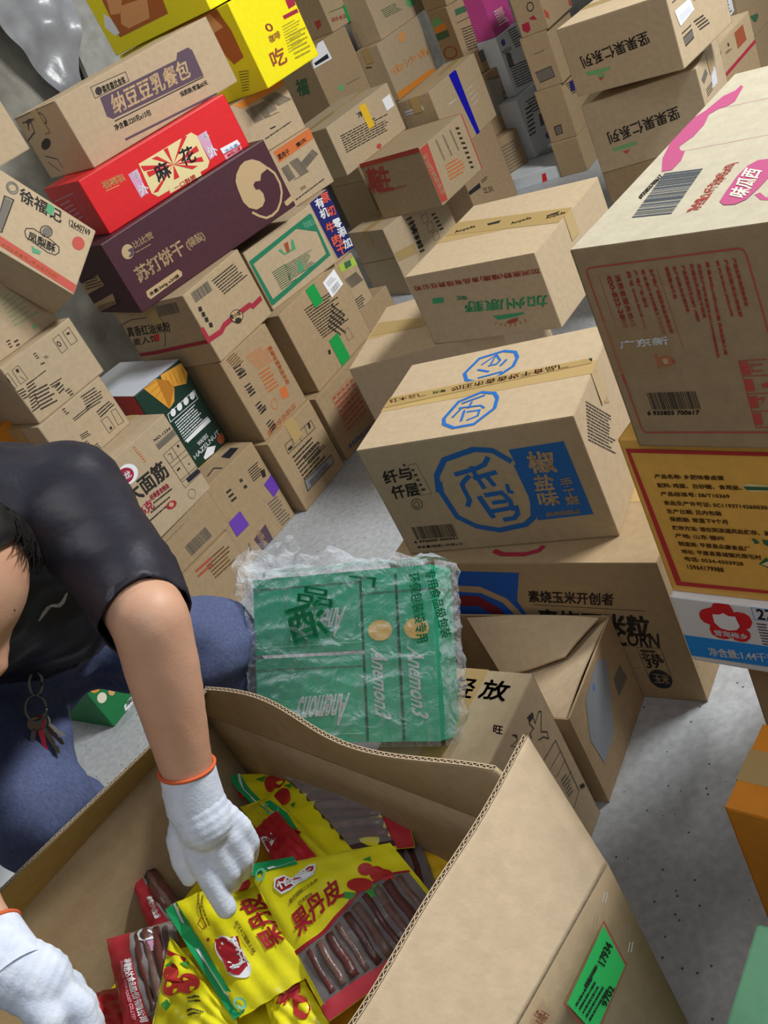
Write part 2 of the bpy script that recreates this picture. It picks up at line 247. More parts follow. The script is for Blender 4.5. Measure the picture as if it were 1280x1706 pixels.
JT={
'head':(-0.468, 1.02, 1.104),
'nose':(-0.437, 1.01, 0.986),
'neck':(-0.44, 1.242, 1.09),
'shL':(-0.352, 1.211, 1.048),
'elb':(-0.28, 0.942, 0.985),
'wr':(-0.348, 0.893, 0.778),
'chest':(-0.486, 1.344, 0.983),
'belly':(-0.581, 1.453, 0.835),
'pelv':(-0.66, 1.545, 0.702),
'hipL':(-0.61, 1.598, 0.673),
'hipR':(-0.71, 1.464, 0.729),
'kneeL':(-0.38, 1.469, 0.589),
'kneeR':(-0.688, 1.24, 0.637),
'shR':(-0.568, 1.173, 1.11),
'elbR':(-0.592, 0.894, 0.961),
'wrR':(-0.523, 0.714, 0.847),
'chestR':(-0.56, 1.25, 1.023),
'hem':(-0.568, 1.341, 0.791),
'logo0':(-0.441, 1.102, 0.97),
'logo1':(-0.397, 1.122, 0.978),
'key':(-0.602, 1.283, 0.757),
'i0':(-0.377, 0.868, 0.722),
'i1':(-0.379, 0.853, 0.691),
'i2':(-0.38, 0.84, 0.656),
't0':(-0.39, 0.885, 0.74),
't1':(-0.4, 0.876, 0.718),
't2':(-0.403, 0.869, 0.697),
'm0':(-0.355, 0.866, 0.718),
'm1':(-0.356, 0.858, 0.686),
'm2':(-0.37, 0.873, 0.655),
'r0':(-0.336, 0.872, 0.716),
'r1':(-0.338, 0.866, 0.687),
'r2':(-0.353, 0.881, 0.656),
'p0':(-0.323, 0.883, 0.715),
'p1':(-0.325, 0.881, 0.69),
'p2':(-0.34, 0.892, 0.662),
'Ri0':(-0.483, 0.684, 0.786),
'Ri1':(-0.488, 0.669, 0.761),
'Ri2':(-0.502, 0.656, 0.728),
'Rt0':(-0.505, 0.672, 0.806),
'Rt1':(-0.517, 0.659, 0.771),
'Rt2':(-0.525, 0.648, 0.753),
'Rm0':(-0.491, 0.697, 0.789),
'Rm1':(-0.49, 0.69, 0.759),
'Rm2':(-0.504, 0.684, 0.725),
'Rr0':(-0.5, 0.714, 0.797),
'Rr1':(-0.496, 0.713, 0.761),
'Rr2':(-0.506, 0.703, 0.729),
'Rp0':(-0.51, 0.729, 0.804),
'Rp1':(-0.504, 0.733, 0.771),
'Rp2':(-0.511, 0.727, 0.739),
}
QUADS={'xu': {'o': [-0.6201, 2.6533, 1.3306], 'X': [0.4479, 0.1169, -0.8864], 'Z': [0.4649, 0.8164, 0.3426], 'w': 0.3787, 'h': 0.2462, 'd': 0.11}, 'bundle': {'o': [-0.3809, 1.3383, 0.4558], 'X': [0.8507, -0.5175, -0.0924], 'Z': [0.4218, 0.567, 0.7075], 'w': 0.339, 'h': 0.285, 'd': 0.1}, 'openw': {'o': [-0.451, 0.3113, 0.0], 'X': [0.809, 0.5878, 0.0], 'Z': [0, 0, 1], 'w': 0.6, 'h': 0.63, 'd': 0}}
ART={
'natto':[['F','Q','plum',1,[0.1285,0.0498,0.4111,0.0635,0.4239,0.0478,0.4658,0.0496,0.4749,0.0618,0.4701,0.138,0.131,0.115,0.1182,0.1017]],['F','T','kraft',2,[0.156,0.0577,0.4419,0.0721,0.1434,0.1088],'纳豆豆乳餐包',0.03],['F','S','black',1,[0.1325,0.1227,0.468,0.1412],0.003],['F','S','black',1,[0.1178,0.0145,0.2406,0.0237,0.237,0.0495,0.1139,0.0453,0.1178,0.0145],0.0015],['F','E','black',2,[0.1265,0.0216,0.1486,0.0238,0.1221,0.042],0],['F','T','black',1,[0.1492,0.0257,0.2292,0.0314,0.1466,0.0437],'嘉麦嘉优食客',0],['F','T','black',1,[0.1225,0.1301,0.252,0.1419,0.1191,0.1467],'净含量:220克x15包',0],['F','T','black',1,[0.3677,0.1438,0.4717,0.1523,0.3665,0.1584],'保质期:常温60天',0],['F','S','plum',1,[0.1327,0.18,0.4834,0.2014],0.006],['L','S','black',1,[0.001,0.004,0.1976,0.001,0.351,0.001],0.0015],['L','S','black',1,[0.1851,0.0065,0.2219,0.0166,0.229,0.0334,0.2189,0.0446,0.1898,0.0406],0.003],['L','S','black',1,[0.0733,0.0244,0.1065,0.0192,0.1487,0.0219,0.0801,0.0286,0.0593,0.0456],0.004],['L','E','black',1,[0.0958,0.086,0.1818,0.0826,0.0584,0.1158],0],['L','S','black',1,[0.0433,0.0211,0.1131,0.0213,0.0921,0.0566,0.001,0.0731,0.001,0.1006],0.003],['L','S','black',1,[0.0602,0.1309,0.1369,0.1494,0.1408,0.1793],0.003],['L','S','black',1,[0.0549,0.1503,0.1045,0.1855],0.003]],
'mahua':[['F','Q','cream',1,[0.1896,0.0445,0.3907,0.0459,0.4032,0.0624,0.4,0.1432,0.3835,0.1562,0.1927,0.1505,0.1794,0.1329]],['F','Q','red',2,[0.2875,0.0965,0.192,0.0518,0.1929,0.0688]],['F','Q','red',2,[0.2875,0.0965,0.1992,0.0741,0.1982,0.0903]],['F','Q','red',2,[0.2875,0.0965,0.2348,0.0509,0.2538,0.0523]],['F','Q','red',2,[0.2875,0.0965,0.2011,0.138,0.1842,0.1333]],['F','Q','red',2,[0.2875,0.0965,0.283,0.0464,0.2975,0.0474]],['F','Q','red',2,[0.2875,0.0965,0.3562,0.0435,0.3738,0.048]],['F','Q','red',2,[0.2875,0.0965,0.3856,0.0851,0.3851,0.1017]],['F','Q','red',2,[0.2875,0.0965,0.3836,0.1199,0.3821,0.1341]],['F','Q','red',2,[0.2875,0.0965,0.3361,0.1362,0.357,0.1362]],['F','Q','red',2,[0.2875,0.0965,0.2653,0.1335,0.2848,0.1352]],['F','T','ink',3,[0.2223,0.0694,0.272,0.074,0.2177,0.1172],'麻',0.02],['F','T','ink',3,[0.3228,0.0705,0.3709,0.0757,0.315,0.1169],'花',0.02],['F','Q','cream',2,[0.2375,0.1445,0.3555,0.1504,0.353,0.1652,0.2317,0.1606]],['F','T','red',3,[0.2526,0.148,0.3344,0.1501,0.2509,0.1621],'一口酥脆',0],['F','Q','lav',1,[0.144,0.0539,0.1787,0.0533,0.1676,0.1245,0.1427,0.1281]],['F','T','white',2,[0.1551,0.0555,0.1774,0.0588,0.1535,0.0795],'号',0.03],['F','T','white',2,[0.1488,0.0936,0.1788,0.0968,0.1477,0.1244],'外',0.03],['F','Q','lav',1,[0.4022,0.064,0.4393,0.0634,0.4306,0.1373,0.4041,0.141]],['F','T','white',2,[0.4141,0.0657,0.4382,0.0691,0.4135,0.0905],'号',0.03],['F','T','white',2,[0.4091,0.1052,0.4414,0.1086,0.4093,0.1372],'外',0.03],['F','T','gold',1,[0.0573,0.0333,0.13,0.0425,0.0564,0.0553],'福嘴狼',0.02],['F','L','gold',1,[0.0588,0.0586,0.1172,0.0646,0.0575,0.064],1],['F','Q','white',1,[0.4522,0.1289,0.5202,0.1327,0.5233,0.1493,0.4539,0.1469]],['F','Q','pinkl',1,[0.4539,0.1512,0.5232,0.1536,0.5199,0.1652,0.4535,0.1652]],['F','T','bluel',2,[0.4623,0.1382,0.515,0.1409,0.4611,0.1484],'净含量',0],['F','T','red',2,[0.463,0.1522,0.5165,0.154,0.4618,0.1624],'480克x12袋',0],['L','S','lav',1,[0.0286,0.0443,0.2133,0.0302,0.2022,0.1652],0.003],['L','S','lav',1,[0.054,0.0593,0.1555,0.049],0.004],['L','S','lav',1,[0.0727,0.0716,0.1612,0.0623],0.004],['L','S','lav',1,[0.0913,0.0839,0.1669,0.0756],0.004],['L','S','lav',1,[0.1099,0.0961,0.1727,0.089],0.004],['L','S','lav',1,[0.1283,0.1083,0.1784,0.1023],0.004]],
'maroon':[['F','E','kraft',1,[0.0581,0.0297,0.0908,0.0495,0.0337,0.0647],0],['F','Q','plum',2,[0.0639,0.0536,0.0781,0.0526,0.0837,0.0597,0.0712,0.0733,0.0587,0.074,0.0574,0.0693,0.0697,0.0647]],['F','T','kraft',1,[0.0875,0.0412,0.158,0.0445,0.0869,0.0615],'比比赞',0.03],['F','L','kraft',1,[0.0828,0.0696,0.1576,0.0742,0.0813,0.0739],1],['F','T','kraft',1,[0.0475,0.1054,0.2263,0.1089,0.0451,0.1504],'苏打饼干',0.03],['F','T','kraft',1,[0.2362,0.1225,0.3049,0.1235,0.2355,0.1543],'(袋装)',0.02],['F','Q','kraft',1,[0.0459,0.1804,0.0557,0.1796,0.1719,0.1796,0.1793,0.1921,0.1738,0.2025,0.0465,0.2065,0.0417,0.1954]],['F','T','black',2,[0.0516,0.1879,0.1646,0.1902,0.0511,0.1998],'含量:360g x20袋',0.02],['F','Q','kraft',1,[0.5045,0.0427,0.5298,0.0284,0.5515,0.0246,0.579,0.0316,0.5999,0.0491,0.619,0.08,0.5839,0.0835,0.5703,0.0992,0.552,0.0923,0.5398,0.0985,0.5409,0.1142,0.5536,0.1197,0.559,0.1365,0.5532,0.1565,0.5353,0.1676,0.5103,0.1657,0.4893,0.148,0.4802,0.1227,0.4846,0.0822,0.4898,0.06]],['F','S','kraft',1,[0.6159,0.0797,0.6296,0.1044,0.631,0.1384,0.6222,0.1648,0.6022,0.1879,0.5784,0.2038,0.5522,0.2079,0.5281,0.204,0.5093,0.1872,0.4915,0.1646],0.0075],['F','Q','kraft',1,[0.6147,0.1946,0.6469,0.1911,0.6469,0.2005,0.6469,0.2076,0.6179,0.2107,0.6122,0.2037]],['L','Q','kraft',1,[0.001,0.1211,0.1709,0.0927,0.1717,0.1281,0.001,0.1586]],['L','Q','kraft',1,[0.001,0.1938,0.1952,0.1576,0.1751,0.1936,0.001,0.2239]],['L','L','black',2,[0.048,0.1062,0.2027,0.0903,0.0058,0.1458],4],['L','L','black',2,[0.0169,0.2008,0.2502,0.1737,0.002,0.2222],4]],
'ribbon':[['F','B','greyd',1,[0.0311,0.0101,0.1131,0.0142,0.0304,0.0419]],['F','Q','black',1,[0.0293,0.0557,0.0422,0.0605,0.0375,0.0736,0.0245,0.0688]],['F','Q','black',1,[0.0296,0.074,0.0427,0.0789,0.0379,0.0921,0.0248,0.0872]],['F','Q','black',1,[0.03,0.0925,0.0431,0.0975,0.0383,0.1108,0.0252,0.1057]],['F','Q','black',1,[0.0339,0.1133,0.0471,0.1184,0.0422,0.1317,0.0291,0.1266]],['F','L','black',1,[0.1272,0.0201,0.2649,0.0238,0.1464,0.0822],7],['F','S','ribbonred',1,[0.001,0.1101,0.001,0.1523,0.0606,0.1595,0.0842,0.1516,0.1289,0.1524],0.016],['F','S','ribbonred',1,[0.1289,0.1524,0.2163,0.1593,0.226,0.1688,0.2756,0.1673],0.016],['F','E','kraft',2,[0.1186,0.1312,0.1731,0.1412,0.1178,0.1721],0],['F','E','black',3,[0.1186,0.1312,0.1731,0.1412,0.1178,0.1721],0.002],['F','T','black',3,[0.1218,0.1406,0.1666,0.1487,0.1194,0.1542],'麦小馆',0],['F','E','black',3,[0.1305,0.1572,0.1576,0.166,0.1274,0.1743],0],['L','S','black',1,[0.001,0.065,0.001,0.049,0.0621,0.0383,0.1336,0.0427],0.002],['L','T','black',1,[0.0169,0.0601,0.2188,0.0698,0.002,0.0932],'真香红油米粉',0.02],['L','T','black',1,[0.0125,0.1026,0.1358,0.1029,0.002,0.1258],'麦人馆',0],['L','Q','red',1,[0.121,0.1017,0.1432,0.1029,0.1306,0.1237,0.1072,0.1239]],['L','S','black',1,[0.17,0.065,0.1729,0.1059,0.1377,0.1489],0.002],['L','B','greyd',1,[0.2033,0.0141,0.3004,0.014,0.1927,0.0486]],['L','S','ribbonred',1,[0.001,0.1599,0.0801,0.1621,0.336,0.1561],0.012]],
'orange':[['F','L','brownd',1,[0.0255,0.005,0.0797,0.002,0.0365,0.0508],6],['F','L','black',1,[0.0345,0.0378,0.0722,0.0435,0.0346,0.0849],4],['F','L','black',1,[0.0397,0.0608,0.0692,0.061,0.0401,0.0847],3],['F','L','black',1,[0.0352,0.1074,0.0713,0.1107,0.0355,0.1525],4],['F','L','black',1,[0.0388,0.1275,0.0665,0.1266,0.0427,0.1503],3],['F','L','black',1,[0.0359,0.1786,0.0704,0.1794,0.0365,0.2216],4],['F','L','black',1,[0.038,0.1956,0.0638,0.1935,0.0454,0.2173],3],['F','L','black',1,[0.0366,0.2515,0.0695,0.2496,0.0374,0.2923],4],['F','L','black',1,[0.0371,0.2652,0.0611,0.2618,0.0481,0.2859],3],['F','L','orange',1,[0.0984,0.0373,0.1915,0.0506,0.1129,0.1021],9],['F','L','orangel',1,[0.1088,0.1074,0.169,0.1156,0.104,0.1849],6],['F','T','orangel',1,[0.206,0.0679,0.2013,0.2067,0.1885,0.0645],'香辣味面制品休闲',0.02],['F','Q','orangel',1,[0.149,0.1997,0.1806,0.2033,0.1717,0.2404,0.1417,0.2343]],['F','E','orangel',1,[0.0952,0.2034,0.1234,0.2107,0.0854,0.2377],0.002],['F','T','orange',1,[0.0225,0.2754,0.1765,0.2689,0.0193,0.294],'香辣味面制品',0.02]],
'gframe':[['F','Q','green',1,[0.0054,0.0327,0.2973,0.0226,0.2974,0.0343,0.0129,0.0485]],['F','Q','green',1,[0.2973,0.0226,0.3038,0.0276,0.3005,0.1789,0.2872,0.1713]],['F','Q','green',1,[0.3005,0.1789,0.0061,0.1965,0.0134,0.1799,0.2886,0.166]],['F','Q','green',1,[0.0054,0.0327,0.0156,0.0472,0.0193,0.188,0.0034,0.1949]],['F','Q','green',1,[0.2194,0.0294,0.2987,0.0234,0.2944,0.0869,0.2251,0.0383]],['F','T','greenl',2,[0.2547,0.0343,0.2975,0.0402,0.2562,0.0555],'有机食品',0],['F','Q','greenm',1,[0.1234,0.0599,0.1369,0.0851,0.187,0.0902,0.1941,0.0619,0.1872,0.0551,0.173,0.0823,0.1397,0.0809,0.1344,0.0604]],['F','Q','redbrown',1,[0.1538,0.0539,0.1719,0.0553,0.1619,0.0847,0.1494,0.0835]],['F','L','greend',1,[0.0638,0.1045,0.1366,0.1085,0.0635,0.1727],10],['F','L','greend',1,[0.1199,0.1107,0.2436,0.1223,0.1079,0.1633],9],['F','Q','greenm',1,[0.1727,0.1235,0.1811,0.1343,0.1809,0.1641,0.1555,0.1613]]],
'greent':[['F','Q','greentape',1,[0.1646,0.001,0.2172,0.0029,0.22,0.0739,0.17,0.0732],1],['F','Q','greentape',1,[0.1547,0.1932,0.2116,0.1946,0.2137,0.2968,0.1549,0.2968],1],['F','Q','white',1,[0.2576,0.0258,0.3399,0.0188,0.3495,0.0822,0.2671,0.089],1],['F','B','grey',2,[0.2786,0.0625,0.33,0.0587,0.2791,0.0835]],['F','L','grey',2,[0.2718,0.0339,0.3249,0.031,0.2767,0.0531],4],['F','L','black',1,[0.116,0.0451,0.2984,0.0697,0.1364,0.1732],13],['F','L','black',1,[0.2551,0.1028,0.3039,0.1826,0.1787,0.1574],5],['F','S','black',1,[0.2428,0.2097,0.2721,0.2105,0.2746,0.2511,0.2432,0.2488,0.2428,0.2097],0.001],['F','Q','black',1,[0.1286,0.2149,0.1421,0.2192,0.1353,0.232,0.1237,0.2288]]],
'redgrid':[['F','S','redprint',1,[0.0724,0.044,0.1905,0.0411],0.0015],['F','S','redprint',1,[0.0706,0.0726,0.1891,0.0703],0.0015],['F','S','redprint',1,[0.0688,0.1014,0.1877,0.0998],0.0015],['F','S','redprint',1,[0.0669,0.1305,0.1863,0.1295],0.0015],['F','S','redprint',1,[0.0651,0.1598,0.1849,0.1594],0.0015],['F','S','redprint',1,[0.0632,0.1893,0.1835,0.1895],0.0015],['F','S','redprint',1,[0.0724,0.044,0.0632,0.1893],0.0012],['F','L','redprint',1,[0.0765,0.0424,0.0988,0.043,0.068,0.1837],8],['F','S','redprint',1,[0.1015,0.0448,0.0892,0.1901],0.0012],['F','L','redprint',1,[0.1039,0.0438,0.1264,0.0444,0.094,0.1845],8],['F','S','redprint',1,[0.131,0.0457,0.1154,0.1909],0.0012],['F','L','redprint',1,[0.1315,0.0452,0.1542,0.0458,0.1203,0.1853],8],['F','S','redprint',1,[0.1608,0.0467,0.1419,0.1918],0.0012],['F','L','redprint',1,[0.1594,0.0466,0.1824,0.0472,0.1467,0.1861],8],['F','S','redprint',1,[0.1909,0.0476,0.1686,0.1926],0.0012],['F','L','redprint',1,[0.1876,0.048,0.2108,0.0486,0.1735,0.1869],8],['F','T','bluel2',1,[0.0366,0.2152,0.178,0.2318,0.035,0.2325],'素食原味卤汁豆干',0.02]],
'icon':[['F','S','black',1,[0.0609,0.0468,0.2118,0.0567,0.211,0.0891,0.0546,0.078,0.0609,0.0468],0.002],['F','S','black',1,[0.0977,0.0496,0.0924,0.08],0.0015],['F','S','black',1,[0.1356,0.052,0.1304,0.0826],0.0015],['F','S','black',1,[0.1741,0.0543,0.169,0.0852],0.0015],['F','Q','black',1,[0.0634,0.0632,0.0868,0.0655,0.085,0.0753,0.0643,0.0725]],['F','Q','black',1,[0.191,0.0546,0.2015,0.0562,0.1959,0.0754,0.1866,0.0738]],['F','L','black',1,[0.0633,0.0933,0.2033,0.0983,0.0573,0.2074],8],['F','L','black',1,[0.0962,0.1229,0.2061,0.1268,0.1185,0.1665],5],['F','Q','grey',1,[0.0571,0.1921,0.2153,0.2051,0.2092,0.2321,0.0476,0.2265]],['F','S','black',2,[0.0571,0.1921,0.2153,0.2051,0.2092,0.2321,0.0476,0.2265,0.0571,0.1921],0.0025],['F','B','greyd',2,[0.072,0.2057,0.1888,0.2118,0.0724,0.224]]],
'purple':[['F','Q','violet',1,[0.2096,0.1375,0.2529,0.1305,0.2529,0.187,0.2171,0.1963],1],['F','Q','violet',1,[0.0235,0.14,0.0815,0.1412,0.0829,0.1992,0.0212,0.1972],1],['F','Q','plum',1,[0.0683,0.2488,0.1358,0.2416,0.1301,0.3003,0.0742,0.3003]],['F','T','kraft',2,[0.1084,0.2333,0.1093,0.2975,0.0845,0.2351],'100克x40',0.02],['F','L','black',1,[0.1851,0.058,0.2381,0.061,0.1807,0.1057],6],['F','Q','black',1,[0.2242,0.0929,0.2424,0.0985,0.2333,0.1216,0.2188,0.1171]],['F','L','greyd',1,[0.1828,0.1938,0.237,0.1984,0.1849,0.2948],9],['F','L','black',1,[0.0749,0.0547,0.0992,0.0574,0.0731,0.1041],3],['F','L','black',1,[0.1385,0.0551,0.1526,0.0578,0.1405,0.1078],2],['F','T','black',1,[0.051,0.2426,0.0408,0.2696,0.0395,0.246],'小吃',0],['L','Q','violet',1,[0.2955,0.1288,0.299,0.1222,0.299,0.1695,0.299,0.1535],1],['T','Q','ink',1,[0.1747,0.2225,0.2234,0.2239,0.2228,0.2647,0.1683,0.2715]],['T','S','ink',1,[0.0778,0.2524,0.1182,0.2421,0.1187,0.2841],0.006]],
'wafer':[['F','Q','wafer',1,[0.0419,0.001,0.0955,0.001,0.1331,0.059,0.1072,0.0937,0.0796,0.1024]],['F','Q','wafer',1,[0.1148,0.001,0.1976,0.0122,0.1985,0.0507,0.1765,0.0748,0.1348,0.0567,0.11,0.0119]],['F','Q','waferd',2,[0.0955,0.001,0.1286,0.0314,0.1331,0.059,0.0796,0.1024]],['F','S','waferd',3,[0.0474,0.0032,0.1012,0.0072],0.001],['F','S','waferd',3,[0.0548,0.0234,0.1073,0.021],0.001],['F','S','waferd',3,[0.0622,0.0439,0.1134,0.035],0.001],['F','S','waferd',3,[0.0698,0.0645,0.1196,0.049],0.001],['F','S','waferd',3,[0.0774,0.0853,0.1258,0.0631],0.001],['F','S','waferd',3,[0.1261,0.0125,0.1227,0.0448],0.001],['F','S','waferd',3,[0.1424,0.0152,0.1363,0.0514],0.001],['F','S','waferd',3,[0.1587,0.018,0.1499,0.058],0.001],['F','S','waferd',3,[0.1752,0.0207,0.1636,0.0646],0.001],['F','S','waferd',3,[0.1917,0.0235,0.1775,0.0713],0.001],['F','S','white',1,[0.0638,0.1124,0.1871,0.107,0.1828,0.1362,0.0581,0.1368,0.0638,0.1124],0.002],['F','E','white',1,[0.0755,0.108,0.0968,0.1076,0.0701,0.1298],0],['F','E','white',1,[0.1045,0.1074,0.126,0.107,0.0992,0.1293],0],['F','E','white',1,[0.1338,0.1068,0.1556,0.1064,0.1286,0.1288],0],['F','E','white',1,[0.1635,0.1062,0.1854,0.1058,0.1582,0.1283],0],['F','L','white',1,[0.069,0.1447,0.1839,0.1406,0.0636,0.2206],9],['F','Q','white',1,[0.0688,0.2136,0.1792,0.2065,0.1808,0.2224,0.0684,0.2257]],['F','T','white',1,[0.061,0.2706,0.1852,0.2591,0.0606,0.2853],'HAZELNUT',0],['F','T','white',1,[0.097,0.2457,0.1432,0.243,0.0974,0.2594],'WAFERS',0],['F','Q','white',1,[0.0883,0.299,0.1193,0.2812,0.1488,0.2959,0.1269,0.3111,0.0904,0.3082]],['F','E','redbrown',1,[0.1703,0.2692,0.1975,0.2781,0.1575,0.3012],0],['L','T','white',1,[0.2608,0.0181,0.3238,0.0112,0.2515,0.0322],'DING',0]],
'mian':[['F','E','white',1,[0.0221,0.0234,0.0856,0.0457,0.002,0.0749],0],['F','E','crimson',2,[0.0149,0.0296,0.0682,0.047,0.002,0.0699],0],['F','T','white',3,[0.0039,0.0452,0.0533,0.052,0.002,0.0652],'卫龙',0.03],['F','T','black',1,[0.002,0.0853,0.1517,0.0946,0.0022,0.1389],'大面筋',0.05],['F','T','crimson',1,[0.0041,0.1517,0.0581,0.1579,0.002,0.1819],'16克',0.04],['F','T','crimson',1,[0.0603,0.1501,0.1309,0.159,0.0586,0.1664],'经典素食辣条',0.03],['F','L','black',1,[0.0593,0.1702,0.1407,0.1782,0.0584,0.1808],1],['F','L','black',1,[0.0363,0.185,0.1368,0.1929,0.0354,0.1956],1],['F','L','black',1,[0.0088,0.2008,0.1297,0.2068,0.0087,0.2104],1],['F','E','crimson',1,[0.0821,0.2036,0.1179,0.207,0.0866,0.227],0],['F','E','kraft',2,[0.0945,0.2073,0.1109,0.211,0.0932,0.221],0],['F','L','orangel',1,[0.1014,0.0108,0.1112,0.0121,0.1058,0.0695],7],['F','S','black',1,[0.1671,0.0511,0.2395,0.0536,0.2395,0.0708,0.166,0.069,0.1671,0.0511],0.001],['F','Q','greyd',1,[0.1686,0.0538,0.2367,0.0546,0.237,0.069,0.1688,0.0679]],['F','T','black',1,[0.1696,0.036,0.2344,0.0405,0.1674,0.0435],'NO.1234',0],['F','S','black',1,[0.1685,0.0897,0.2404,0.0899,0.2404,0.1912,0.1702,0.1904,0.1685,0.0897],0.0012],['F','S','black',1,[0.2041,0.0884,0.2044,0.1898],0.0012],['F','S','black',1,[0.1705,0.1357,0.2404,0.1396],0.0012],['F','S','black',1,[0.1696,0.1222,0.2404,0.1249],0.0012],['F','S','black',1,[0.1685,0.1826,0.2404,0.1842],0.0012],['F','S','black',1,[0.1805,0.0988,0.1908,0.1004,0.187,0.1198],0.0015],['F','Q','black',1,[0.2198,0.0955,0.2271,0.0963,0.2276,0.103,0.222,0.1051]],['F','Q','black',1,[0.1786,0.1501,0.1906,0.1498,0.1899,0.1556,0.1779,0.1559]],['F','Q','black',1,[0.2181,0.1599,0.2259,0.1627,0.2227,0.1667]],['F','Q','ink',1,[0.1875,0.1911,0.238,0.1932,0.2404,0.2072,0.1876,0.206]],['F','S','black',1,[0.1686,0.1924,0.1704,0.2102,0.2395,0.2093],0.001],['F','E','greyd',1,[0.1664,0.2202,0.194,0.2259,0.1602,0.2482],0.0015]],
'a13u':[['F','S','black',1,[0.001,0.0198,0.0107,0.0191,0.0108,0.0594,0.001,0.0616,0.001,0.0198],0.001],['F','S','black',1,[0.0243,0.0202,0.0468,0.0193,0.0476,0.0618,0.0216,0.0619,0.0243,0.0202],0.001],['F','Q','black',1,[0.0329,0.0244,0.0406,0.0248,0.0398,0.0339,0.033,0.0341]],['F','S','black',1,[0.001,0.0292,0.001,0.043],0.003],['F','S','black',1,[0.0331,0.0454,0.0387,0.059],0.001],['F','S','black',1,[0.2082,0.0205,0.2325,0.0195,0.2323,0.062,0.2086,0.0617,0.2082,0.0205],0.001],['F','S','black',1,[0.1717,0.0201,0.1957,0.0191,0.1942,0.0623,0.1714,0.0639,0.1717,0.0201],0.001],['F','Q','black',1,[0.2147,0.0295,0.2234,0.0284,0.2266,0.0353,0.2165,0.0345]],['F','E','black',1,[0.175,0.0303,0.1853,0.032,0.1753,0.0468],0.002],['F','L','black',1,[0.1,0.0174,0.112,0.0188,0.1008,0.0373],3],['F','L','black',1,[0.1208,0.0407,0.1329,0.0421,0.1227,0.0501],2],['F','L','black',1,[0.1031,0.0485,0.1189,0.0525,0.1004,0.0565],1],['F','L','black',1,[0.0481,0.0703,0.1291,0.0707,0.0471,0.0762],1],['F','L','black',1,[0.002,0.0686,0.0231,0.0718,0.0043,0.0997],4],['F','L','black',1,[0.0358,0.0686,0.0662,0.0698,0.002,0.1404],9],['F','L','black',1,[0.0376,0.0926,0.0945,0.1019,0.0251,0.1503],6],['F','L','black',1,[0.0893,0.1083,0.1289,0.112,0.0898,0.122],2],['F','L','black',1,[0.097,0.1203,0.1237,0.1185,0.0969,0.1471],3],['F','L','black',1,[0.1151,0.1455,0.1318,0.1469,0.1211,0.17],3]],
'a13l':[['F','L','black',1,[0.1577,0.0078,0.2274,0.0145,0.155,0.0161],1],['F','L','black',1,[0.1594,0.0158,0.2274,0.0249,0.1492,0.0535],5],['F','L','black',1,[0.0978,0.0409,0.1786,0.0431,0.1002,0.053],2],['F','L','black',1,[0.2001,0.0687,0.2256,0.069,0.2073,0.0914],3],['F','L','black',1,[0.1704,0.0686,0.2092,0.0681,0.171,0.0937],3],['F','S','black',1,[0.2095,0.0966,0.2265,0.0998,0.2256,0.144,0.2039,0.1408,0.2095,0.0966],0.001],['F','S','black',1,[0.1674,0.0982,0.1908,0.1009,0.1911,0.1404,0.166,0.1418,0.1674,0.0982],0.001],['F','Q','black',1,[0.177,0.1284,0.1843,0.1301,0.1819,0.1373,0.1748,0.1364]],['F','L','black',1,[0.0872,0.0888,0.1238,0.0947,0.0859,0.1054],3],['F','L','black',1,[0.0892,0.1114,0.0997,0.1139,0.0887,0.1324],3],['F','L','black',1,[0.1084,0.1365,0.1199,0.138,0.1111,0.1565],3],['F','L','black',1,[0.0864,0.002,0.0975,0.0031,0.0897,0.0248],3]],
'a14':[['F','L','greenp',1,[0.272,0.0389,0.3363,0.0319,0.2707,0.0437],1],['F','L','greenp',1,[0.2706,0.0504,0.3386,0.0457,0.2693,0.0553],1],['F','L','greenp',1,[0.2692,0.0621,0.341,0.0597,0.2679,0.067],1],['F','L','greenp',1,[0.2678,0.0738,0.3434,0.0737,0.2665,0.0787],1],['F','L','greenp',1,[0.2663,0.0855,0.3457,0.0878,0.2651,0.0904],1],['F','L','greenp',1,[0.2649,0.0973,0.3481,0.102,0.2636,0.1022],1],['F','L','greenp',1,[0.2635,0.1091,0.3505,0.1163,0.2622,0.1141],1],['F','Q','greenp',1,[0.3064,0.1377,0.3164,0.1381,0.3147,0.1488,0.3051,0.1498]],['F','L','black',1,[0.2198,0.1296,0.2315,0.1313,0.2169,0.154],3],['F','L','black',1,[0.2383,0.1407,0.2539,0.142,0.2348,0.162],2]],
